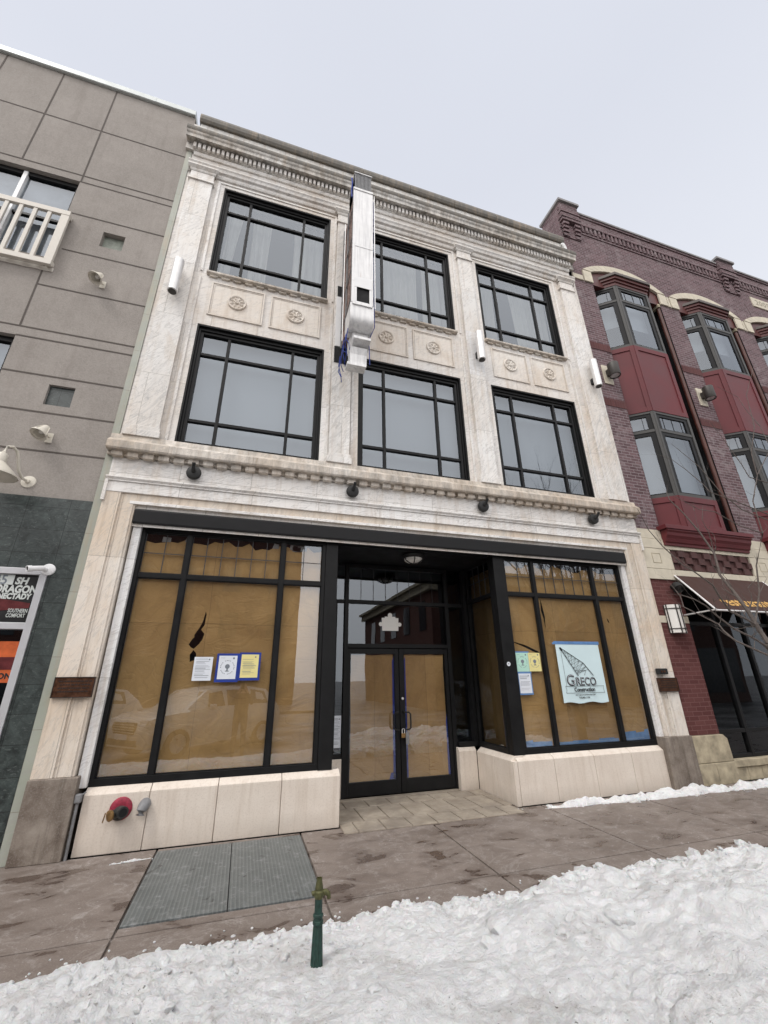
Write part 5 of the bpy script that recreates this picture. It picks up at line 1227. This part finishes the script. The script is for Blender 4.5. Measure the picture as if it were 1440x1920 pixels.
m_.lathe([(.028, .295), (.036, .30), (.036, .315), (.031, .318), (.031, .33), (.035, .334), (.035, .345), (.027, .35), (.026, .42), (.03, .43)], (0, 0, 0), (0, 0, 1), 20); m_.build('column', M['green_iron'], t)
m_ = MB(); m_.lathe([(.028, .42), (.036, .435), (.036, .455), (.026, .462), (.028, .468), (.024, .49), (.020, .505), (.020, .52), (.016, .52), (.015, .50)], (0, 0, 0), (0, 0, 1), 20, cap=False)
m_.tube([(0, 0, .447), (.05, -.006, .447), (.066, -.01, .437), (.070, -.012, .415)], [.017, .017, .016, .014], 12); m_.tube([(0, 0, .447), (-.045, .0, .447), (-.05, 0, .445)], .013, 10); m_.build('nozzle_head', plain('mossy_brass', (.075, .075, .03), .5, .3, .35, 40), t, smooth=True)

# ================================================================== bare trees
def bare_tree(name, label, base, limbs, seed, twigs=3, depth=3, group=None, mat='bark', lean=.0):
    t = thing(name, label, 'tree', base, group); rr = random.Random(seed); O = Vector(base)
    mt = MB(); mb_ = MB()
    def twig(p, d, L, r, lv):
        pts = [p]; q = p.copy(); dd = d.copy()
        for k in range(4):
            dd = (dd + Vector((rr.uniform(-.3, .3), rr.uniform(-.3, .3), rr.uniform(-.12, .3)))).normalized(); q = q + dd * (L / 4); pts.append(q.copy())
        mb_.tube(pts, [r * (1 - k / 5) for k in range(5)], 5 if r > .01 else 4)
        if lv > 0:
            for k in range(twigs):
                i = rr.randint(1, 4); dn = (dd + Vector((rr.uniform(-1, 1), rr.uniform(-1, 1), rr.uniform(-.2, .8)))).normalized()
                twig(pts[i], dn, L * rr.uniform(.4, .7), r * .55, lv - 1)
    for pts, r0, r1, trunk, tw in limbs:
        P = [Vector(q) - O for q in pts]; n = len(P)
        (mt if trunk else mb_).tube(P, [r0 + (r1 - r0) * i / (n - 1) for i in range(n)], 10 if trunk else 7)
        for i in range(1, n):
            for k in range(tw):
                d = (P[i] - P[i-1]).normalized(); dn = (d * .7 + Vector((rr.uniform(-.8, .8), rr.uniform(-.8, .8), rr.uniform(-.3, 1)))).normalized()
                twig(P[i], dn, rr.uniform(.12, .4) if not lean else rr.uniform(.5, lean), max(r0 + (r1 - r0) * i / (n - 1), .003) * .45, depth)
    mt.build('trunk', M[mat], t, smooth=True); mb_.build('branches', M[mat], t, smooth=True); return t
LIMBS = [
    ([(6.58, -2.0, 2.04), (6.57, -1.95, 2.22), (6.57, -1.9, 2.45), (6.52, -1.85, 2.67), (6.54, -1.8, 2.78), (6.46, -1.75, 3.01), (6.56, -1.7, 3.36), (6.46, -1.65, 3.71), (6.31, -1.6, 4.02), (6.17, -1.55, 4.25), (6.22, -1.5, 4.42)], 0.0324, 0.0036),
    ([(6.45, -2.0, 2.28), (6.21, -2.06, 2.34), (5.89, -2.11, 2.42), (5.69, -2.17, 2.59), (5.56, -2.22, 2.72), (5.22, -2.28, 2.86), (5.0, -2.33, 2.91), (4.67, -2.39, 3.11), (4.45, -2.44, 3.28), (4.29, -2.5, 3.51)], 0.0158, 0.0029),
    ([(6.5, -2.0, 1.89), (6.39, -1.93, 1.97), (6.21, -1.85, 2.08), (6.16, -1.77, 2.22), (6.21, -1.7, 2.31), (6.1, -1.62, 2.41), (5.84, -1.55, 2.56), (5.94, -1.47, 2.73), (5.91, -1.4, 2.91)], 0.0144, 0.0043),
    ([(6.55, -2.0, 1.99), (6.25, -2.05, 2.1), (5.88, -2.1, 2.2), (5.57, -2.15, 2.35), (5.36, -2.2, 2.46), (5.13, -2.25, 2.52), (4.87, -2.3, 2.55)], 0.0158, 0.0050),
    ([(8.32, -1.6, 4.21), (7.97, -1.53, 4.36), (7.27, -1.47, 4.56), (7.29, -1.4, 4.73), (7.09, -1.33, 5.02), (6.91, -1.27, 5.23), (6.72, -1.2, 5.34)], 0.0101, 0.0025),
    ([(8.07, -1.7, 4.04), (7.65, -1.62, 4.22), (7.43, -1.54, 4.53), (7.24, -1.46, 5.04), (7.03, -1.38, 5.35), (6.97, -1.3, 5.55)], 0.0094, 0.0025),
    ([(8.64, -1.6, 4.85), (8.19, -1.6, 4.9), (8.11, -1.6, 5.15), (7.95, -1.6, 5.46), (7.83, -1.6, 5.71), (7.67, -1.6, 5.97)], 0.0086, 0.0025),
    ([(9.31, -1.5, 5.85), (9.42, -1.43, 6.29), (9.35, -1.35, 6.71), (9.41, -1.27, 7.11), (9.0, -1.2, 7.35)], 0.0072, 0.0025),
    ([(12.15, -1.3, 10.81), (11.87, -1.27, 10.97), (11.49, -1.25, 10.72), (11.18, -1.23, 10.39), (11.33, -1.2, 10.1)], 0.0072, 0.0025),
    ([(6.45, -2.0, 2.28), (6.7, -2.03, 2.72), (6.76, -2.07, 3.09), (7.09, -2.1, 3.59), (7.08, -2.13, 4.09), (7.35, -2.17, 4.56), (7.75, -2.2, 4.98)], 0.0115, 0.0058),
    ([(7.28, -2.2, 4.53), (7.28, -2.23, 4.89), (7.58, -2.25, 5.43), (7.66, -2.27, 6.06), (8.09, -2.3, 6.71)], 0.0086, 0.0025),
    ([(7.09, -2.1, 3.59), (6.42, -2.23, 3.6), (5.83, -2.35, 3.7), (5.35, -2.48, 3.63), (4.82, -2.6, 3.7)], 0.0079, 0.0025),
    ([(6.56, -1.7, 3.36), (6.54, -1.73, 3.66), (6.42, -1.77, 3.85), (6.48, -1.8, 4.07)], 0.0058, 0.0025),
    ([(6.76, -2.0, 2.4), (6.76, -1.95, 2.66), (7.17, -1.9, 2.96)], 0.0086, 0.0029),
]
limbs = [([(7.25, -2.35, -.05), (7.2, -2.3, .6), (7.0, -2.2, 1.2), (6.75, -2.05, 1.7), (6.58, -2.0, 2.04)], .11, .06, True, 0)]
limbs += [(p, a, b, False, 1) for p, a, b in LIMBS]
bare_tree('bare_tree', 'leafless street tree reaching in from the right in front of the brick building', (7.25, -2.35, 0), limbs, 5, 2, 1)
def big_tree(base, H, seed, label):
    rr = random.Random(seed); lb = []; b = Vector(base)
    tr = [b + Vector((rr.uniform(-.1, .1) * k, rr.uniform(-.1, .1) * k, H * .09 * k)) for k in range(7)]
    lb.append(([tuple(q) for q in tr], .22, .09, True, 0))
    for k in range(15):
        s0 = tr[rr.randint(2, 6)]; an = rr.random() * 2 * PI; d = Vector((math.cos(an) * .6, math.sin(an) * .6, 1)).normalized(); pts = [s0]; q = s0.copy()
        for i in range(6): d = (d + Vector((rr.uniform(-.2, .2), rr.uniform(-.2, .2), .12))).normalized(); q = q + d * H * .085; pts.append(q.copy())
        lb.append(([tuple(v) for v in pts], .06, .012, False, 2))
    return bare_tree('street_tree', label, base, lb, seed, 2, 2, 'bare trees across the street', lean=H * .12)
big_tree((12.6, -8.6, -.14), 11.5, 11, 'tall bare tree by the far kerb, nearest the brick building')
big_tree((16.5, -11.0, -.14), 10.5, 23, 'bare tree farther down the far kerb')

# ================================================================== snow
def snowheight(x, y):
    e = -2.12 - .16 * min(1, max(0, (x - 2.2) / 2)) + .10 * noise.noise(Vector((x * .7, 3.1, 0))) + .08 * noise.noise(Vector((x * 2.3, 8.2, 0))) + .05 * noise.noise(Vector((x * 6., 1.2, 0)))
    t = e - y
    if t <= 0: return -.03
    sx_ = min(1, max(0, (x - .9) / 2.2)); sx_ = sx_ * sx_ * (3 - 2 * sx_)
    hs = .15 + .12 * sx_
    u = min(1, t / (2.1 - .6 * sx_)); b = hs * (u * (2 - u)) + (.03 + .01 * sx_) * min(1, t / .10)
    if y < -4.2: b *= max(0., 1 - (-4.2 - y) / 1.0)
    p = Vector((x, y, 0)); am = min(1, t / .2); amp = .55 + .6 * sx_
    wp = p + Vector((noise.noise(p * 3.1), noise.noise(p * 3.1 + Vector((9, 1, 4))), 0)) * .12
    ck = max(0, noise.noise(p * .8 + Vector((4, 2, 0))) + .15) + max(0, .3 - t) * 1.6
    b += am * amp * (.095 * noise.noise(p * 1.3) + .060 * noise.noise(wp * 2.9) + .026 * (1 - 2.4 * abs(noise.noise(wp * 5.3))))
    fr = 0.; f_ = 9.; a_ = .018
    for k in range(4): fr += a_ * (1 - 2 * abs(noise.noise(wp * f_ + Vector((k, 0, 0))))); f_ *= 1.9; a_ *= .62
    b += am * fr * (.55 + 1.1 * ck)
    q = wp * 8.; v_ = noise.voronoi(q)[0]
    b += am * min(ck, .8) * max(0, min(.16, v_[1] - v_[0])) * .16 * (.3 + noise.cell(q)) 
    return max(b, -.03)
m_ = MB(); st_ = .019
nx_, ny_ = int(10.2 / st_), int(3.3 / st_)
grid = []
for j in range(ny_ + 1):
    y = -1.95 - j * st_; row = []
    for i in range(nx_ + 1):
        x = -3.2 + i * st_; row.append(m_.b.verts.new((x + .012 * noise.noise(Vector((x*9, y*9, 5))), y, snowheight(x, y))))
    grid.append(row)
for j in range(ny_):
    for i in range(nx_):
        q = (grid[j][i], grid[j+1][i], grid[j+1][i+1], grid[j][i+1])
        if max(v.co.z for v in q) > -.029: m_.b.faces.new(q)
bmesh.ops.delete(m_.b, geom=[v for v in m_.b.verts if not v.link_faces], context='VERTS')
def chunk(mb, x, y, z, r, rr):
    z -= r * .25
    s_ = bmesh.ops.create_icosphere(mb.b, subdivisions=1 if r < .03 else 2, radius=r); of = Vector((rr.random() * 50, rr.random() * 50, 0)); sc = Vector((rr.uniform(.7, 1.3), rr.uniform(.7, 1.3), rr.uniform(.5, .95)))
    for v in s_['verts']:
        n_ = v.co.normalized(); v.co = v.co * (1 + .6 * noise.noise(n_ * 1.9 + of)) ; v.co = Vector((v.co.x * sc.x, v.co.y * sc.y, v.co.z * sc.z)) + Vector((x, y, z))
rr = random.Random(4)
for k in range(260):
    x = rr.uniform(-2.2, 6.6); e = rr.random() ** 1.6; y = -2.10 - e * 1.3; h = snowheight(x, y)
    if h < .0: continue
    chunk(m_, x, y, h + .004, rr.uniform(.012, .05) * (1.15 if x > 1 else .8) * (1 if rr.random() > .1 else 1.7), rr)
for k in range(420):
    x = rr.uniform(-.4, 6.2); y = -2.14 - .16 * min(1, max(0, (x - 2.2) / 2)) - abs(rr.gauss(0, .16)); h = snowheight(x, y)
    if h > 0: chunk(m_, x, y, h + .006, min(.055, rr.uniform(.008, .026) * (1 + 1.2 * rr.random() ** 6)), rr)
for k in range(60):
    x = rr.uniform(-1.5, 6); y = -2.05 + rr.uniform(-.02, .14); chunk(m_, x, y, .004, rr.uniform(.004, .016), rr)
kind(m_.build('snow_bank', M['snow'], smooth=True), 'stuff')
bpy.data.objects['snow_bank'].data.set_sharp_from_angle(angle=R(50))
def snowstrip(name, x0, x1, yc, wid, hgt, seed, st=.03):
    m_ = MB(); rows = []; n = int((x1 - x0) / st)
    for i in range(n + 1):
        x = x0 + (x1 - x0) * i / n; en = min(1, (x - x0) / .35, (x1 - x) / .35); row = []
        w_ = wid(x) * (.75 + .45 * noise.noise(Vector((x * 2.1, seed, 0))) + .2 * noise.noise(Vector((x * 7, seed, 1)))) * max(en, .02) ** .6
        for k in range(15):
            t = k / 14; y = yc(x) - w_ + 2 * w_ * t * .75; p = Vector((x, y, seed))
            h = hgt * en * math.sin(PI * (t * .85 + .02)) * (.6 + .8 * noise.noise(p * 3) + .5 * noise.noise(p * 9)) + .014 * noise.noise(p * 24)
            row.append(m_.b.verts.new((x, y, max(h, -.02) if 0 < k else -.02)))
        rows.append(row)
    for r0, r1 in zip(rows, rows[1:]):
        for k in range(14): m_.b.faces.new((r0[k], r1[k], r1[k+1], r0[k+1]))
    rr = random.Random(seed)
    for k in range(int((x1 - x0) * 16)): x = rr.uniform(x0 + .1, x1 - .1); w_ = wid(x); chunk(m_, x, yc(x) + rr.uniform(-w_, w_*.6), .012, rr.uniform(.008, .03) * hgt / .08, rr)
    kind(m_.build(name, M['snow'], smooth=True), 'stuff')
snowstrip('snow_strip', 4.1, 8.6, lambda x: -.16 - .03 * (x - 4), lambda x: .10 + .07 * min(1, max(0, (x - 4.6))), .11, 3)
snowstrip('snow_patch', -1.08, -.70, lambda x: -.30 + .14 * (x + 1), lambda x: .035, .035, 9, .012)
snowstrip('snow_patch', 3.64, 3.80, lambda x: -.10, lambda x: .03, .03, 12, .012)

# ================================================================== across the street (seen in the glass)
def car(name, label, loc, rot, group):
    t = thing(name, label, 'car', loc, group, rot)
    # stations along the length: x, z bottom, z belt, half width at belt, z roof, half width at roof
    ST = [(-2.30, .42, .78, .70, .80, .60), (-2.22, .30, .93, .84, .96, .66), (-1.9, .26, 1.02, .90, 1.04, .70), (-1.15, .26, 1.08, .92, 1.14, .74), (-.55, .26, 1.10, .92, 1.58, .66), (.1, .26, 1.10, .93, 1.68, .67), (1.0, .26, 1.11, .93, 1.67, .66), (1.7, .26, 1.10, .92, 1.58, .64), (2.1, .28, 1.06, .88, 1.25, .66), (2.28, .40, .92, .80, .96, .62)]
    m_ = MB(); R_ = []
    for x, zb, zt, hw, zr, hr in ST:
        R_.append([m_.b.verts.new((x, y, z)) for y, z in ((-hw*.92, zb), (-hw*1.0, zb+.22), (-hw*1.02, (zb+zt)/2+.1), (-hw, zt), (-hr, zr), (0, zr + .03), (hr, zr), (hw, zt), (hw*1.02, (zb+zt)/2+.1), (hw, zb+.22), (hw*.92, zb))])
    for a, b in zip(R_, R_[1:]):
        for k in range(10): m_.b.faces.new((a[k], b[k], b[k+1], a[k+1]))
        m_.b.faces.new((a[10], b[10], b[0], a[0]))
    m_.b.faces.new(R_[0]); m_.b.faces.new(R_[-1][::-1]); m_.build('body', M['carwhite'], t, smooth=True)
    g_ = MB()
    for s_ in (-1, 1):
        for (xa, xb) in ((-.62, .0), (.06, .88), (.94, 1.62)):
            def wp(x, f):   # point on the side glass
                for q, w_ in zip(ST, ST[1:]):
                    if q[0] <= x <= w_[0]:
                        u = (x - q[0]) / (w_[0] - q[0]); L = [q[i] + (w_[i] - q[i]) * u for i in range(6)]; return (x, s_ * (L[3] + (L[5] - L[3]) * f + .012), L[2] + (L[4] - L[2]) * f)
            g_.face([wp(xa + .02, .12), wp(xb - .02, .12), wp(xb - .04, .86), wp(max(xa + .06, -.5), .86)])
    g_.face([(-1.10, -.66, 1.165), (-1.10, .66, 1.165), (-.58, .58, 1.57), (-.58, -.58, 1.57)]); g_.face([(2.10, -.56, 1.28), (2.10, .56, 1.28), (1.74, .54, 1.575), (1.74, -.54, 1.575)]); g_.build('glazing', M['carglass'], t)
    for x in (-1.42, 1.42):
        for s_ in (-1, 1):
            w_ = MB(); w_.lathe([(.22, -.1), (.33, -.1), (.345, -.07), (.345, .07), (.33, .1), (.22, .1)], (x, s_ * .84, .345), (0, s_, 0), 28, cap=False); wo = w_.build('wheel', M['tyre'], t, smooth=True)
            r_ = MB(); r_.lathe([(.22, .05), (.20, .09), (.03, .07)], (x, s_ * .84, .345), (0, s_, 0), 28, cap=False)
            for k in range(5):
                a_ = k * 2 * PI / 5; r_.box(x - .02, x + .02, s_ * .93 - .005, s_ * .93 + .005, .345, .345 + .2)
            r_.build('rim', M['rim'], wo, smooth=True)
    f = MB(); f.prism([(-.42, .62), (.42, .62), (.52, .78), (.46, .88), (-.46, .88), (-.52, .78)], lambda u, v, q: (q, u, v), -2.33, -2.22); f.box(-2.33, -2.2, -.6, .6, .36, .5)
    f.build('grille', M['carblack'], t, bevel=.01)
    f = MB()
    for k in range(4): f.box(-2.345, -2.33, -.45, .45, .655 + k * .055, .675 + k * .055)
    f.build('grille_bar', M['rim'], t)
    for s_ in (-1, 1):
        f = MB(); a, b = sorted((s_ * .56, s_ * .83)); f.hexa([(-2.30, a, .80), (-2.30, b, .80), (-2.0, b, .84), (-2.0, a, .84), (-2.27, a, .93), (-2.24, b, .94), (-2.0, b, .98), (-2.0, a, .98)]); f.build('headlight', M['lens'], t, bevel=.01)
        f = MB(); a, b = sorted((s_ * .95, s_ * 1.12)); f.box(-.62, -.48, a, b, 1.10, 1.24); f.build('mirror', M['carwhite'], t, bevel=.03)
    f = MB(); f.box(-2.36, -2.345, -.26, .26, .50, .62); f.build('number_plate', M['paper_white'], t)
    return t
car('parked_car', 'white parked sport utility car angled to the kerb, nearest the photographer', (-1.0, -8.3, SL), R(-42), 'white cars parked at an angle')
c2 = copy_tree(bpy.data.objects['parked_car']); c2.location = (-5.2, -9.4, SL); c2.rotation_euler[2] = R(-42); c2['label'] = 'white parked sport utility car farther left along the street'
def opp(name, label, x0, x1, y0, y1, h, mat, nwin, corn):
    t = thing(name, label, 'building', ((x0 + x1) / 2, y1, 0)); cx_ = (x0 + x1) / 2
    m_ = MB(); m_.box(x0 - cx_, x1 - cx_, y0 - y1, 0, SL, h); m_.build('wall', mat, t)
    m_ = MB(); m_.box(x0 - cx_ - .3, x1 - cx_ + .3, y0 - y1 - .3, .35, h - .7, h - .2); m_.box(x0 - cx_ - .5, x1 - cx_ + .5, y0 - y1 - .5, .55, h - .2, h); m_.build('cornice', corn, t)
    n = nwin; W_ = (x1 - x0) / n
    for k in range(n):
        for z in (4.6, 8.0, 11.2):
            if z + 2 > h - .8: continue
            xx = x0 - cx_ + W_ * (k + .5); m_ = MB(); m_.box(xx - .6, xx + .6, .01, .04, z, z + 1.9); m_.build('window', M['oppglass'], t)
    m_ = MB(); m_.box(x0 - cx_ + .4, x1 - cx_ - .4, .01, .06, .5, 3.4); m_.build('shop_window', M['oppglass'], t)
    ny = int((y1 - y0) / 3)
    for k in range(ny):
        for z in (4.6, 8.0):
            if z + 2 > h - .8: continue
            m_ = MB(); yy = -1.5 - 3 * k; m_.box(x0 - cx_ - .04, x0 - cx_ - .01, yy - .6, yy + .6, z, z + 1.9); m_.build('window', M['oppglass'], t)
opp('brick_block', 'long red brick block across the street opposite the shop', -34, 3.6, -42, -28, 13.2, M['brick_opp'], 11, M['cream_dirty'])
opp('corner_block', 'brown brick corner block with a heavy cornice across the side street', 11.0, 34, -33, -16.5, 7.7, M['brick_opp'], 8, M['cream_dirty'])
kind(MB().box(-40, 5, -28, -21, -.3, .0).build('far_sidewalk', M['concrete']), 'structure')

# ================================================================== the photographer, seen only in the shop glass
def person():
    t = thing('person', 'person in a dark jacket and jeans holding up a phone in the road', 'person', (.02, -6.42, SL))
    V = [(0, 0, .98, .15, .115), (0, .01, 1.18, .155, .11), (0, .02, 1.38, .18, .115), (0, .02, 1.50, .075, .07), (0, .03, 1.58, .055, .055)]
    E_ = [(i, i + 1) for i in range(4)]
    def chain(start, pts):
        k = start
        for p in pts: V.append(p); E_.append((k, len(V) - 1)); k = len(V) - 1
        return k
    for s_ in (-1, 1):
        chain(0, [(s_ * .10, 0, .90, .095, .10), (s_ * .11, .01, .52, .066, .07), (s_ * .115, -.01, .12, .046, .05), (s_ * .12, .07, .05, .045, .04), (s_ * .125, .17, .035, .036, .03)])
        w_ = chain(2, [(s_ * .17, .02, 1.44, .075, .075), (s_ * .25, .10, 1.24, .052, .055), (s_ * .16, .26, 1.42, .038, .04), (s_ * .105, .33, 1.56, .028, .03)])
        for q in range(4): chain(w_, [(s_ * .085, .335, 1.585 + .022 * q, .010, .010), (s_ * .045, .345 + .004 * q, 1.60 + .024 * q, .009, .009)])
        chain(w_, [(s_ * .09, .315, 1.60, .011, .011), (s_ * .06, .30, 1.64, .009, .009)])
    me = bpy.data.meshes.new('body'); me.from_pydata([v[:3] for v in V], E_, []); me.update()
    g = G('dark_jacket_and_jeans'); p = g.objc(); z = g.n('SeparateXYZ', {0: p}).outputs[2]; y = g.n('SeparateXYZ', {0: p}).outputs[1]
    n_ = g.noise(p, 14, 5, .6)
    c = g.mix(g.ramp(z, .93, .94), (.03, .04, .065), (.020, .020, .024)); c = g.mix(g.ramp(n_, .3, .7, 0, .3), c, (.05, .05, .055))
    sk = g.math('MAXIMUM', g.ramp(z, 1.52, 1.53), 0.); c = g.mix(sk, c, (.48, .29, .21)); c = g.mix(g.ramp(z, .09, .08), c, (.03, .02, .015))
    me.materials.append(g.done(c, .75))
    o = bpy.data.objects.new('body', me); COL.objects.link(o); o.parent = t
    sk_ = o.modifiers.new('skin', 'SKIN'); 
    for i, v in enumerate(V): me.skin_vertices[0].data[i].radius = (v[3], v[4])
    me.skin_vertices[0].data[0].use_root = True
    sb = o.modifiers.new('subsurf', 'SUBSURF'); sb.levels = 1; sb.render_levels = 1
    h = MB(); s0 = bmesh.ops.create_uvsphere(h.b, u_segments=20, v_segments=14, radius=1)
    for v in s0['verts']:
        x_, y_, z_ = v.co; ch = max(0, -z_); v.co = Vector((x_ * .076 * (1 - .25 * ch), .035 + y_ * .095 * (1 - .12 * ch) + .012 * ch, 1.695 + z_ * .118))
    h.prism([(.13, 1.71), (.152, 1.672), (.128, 1.662)], lambda u, v, q: (q, u, v), -.012, .012)
    for s_ in (-1, 1): h.lathe([(.03, 0), (.034, .012), (.02, .018)], (s_ * .07, .03, 1.69), (s_, 0, 0), 10); h.lathe([(.011, 0), (.009, .004)], (s_ * .03, .118, 1.712), (0, 1, 0), 8)
    h.box(-.024, .024, .116, .122, 1.632, 1.640)
    h.build('head', plain('skin', (.48, .29, .21), .55), t, smooth=True)
    h = MB(); s0 = bmesh.ops.create_uvsphere(h.b, u_segments=18, v_segments=12, radius=1)
    for v in s0['verts']: x_, y_, z_ = v.co; v.co = Vector((x_ * .083, .018 + y_ * .098, 1.725 + max(z_, -.75) * .104))
    h.build('hair', plain('dark_hair', (.025, .018, .014), .6), t, smooth=True)
    ph = thing('phone', 'dark phone held up in both hands of the person', 'phone', (0, -6.055, 1.50)); h = MB(); h.box(-.038, .038, -.008, 0, -.01, .14); h.build('case', M['carblack'], ph, bevel=.006)
    h = MB(); h.box(-.034, .034, -.0095, -.0082, -.004, .134); h.build('screen', M['oppglass'], ph)
person()
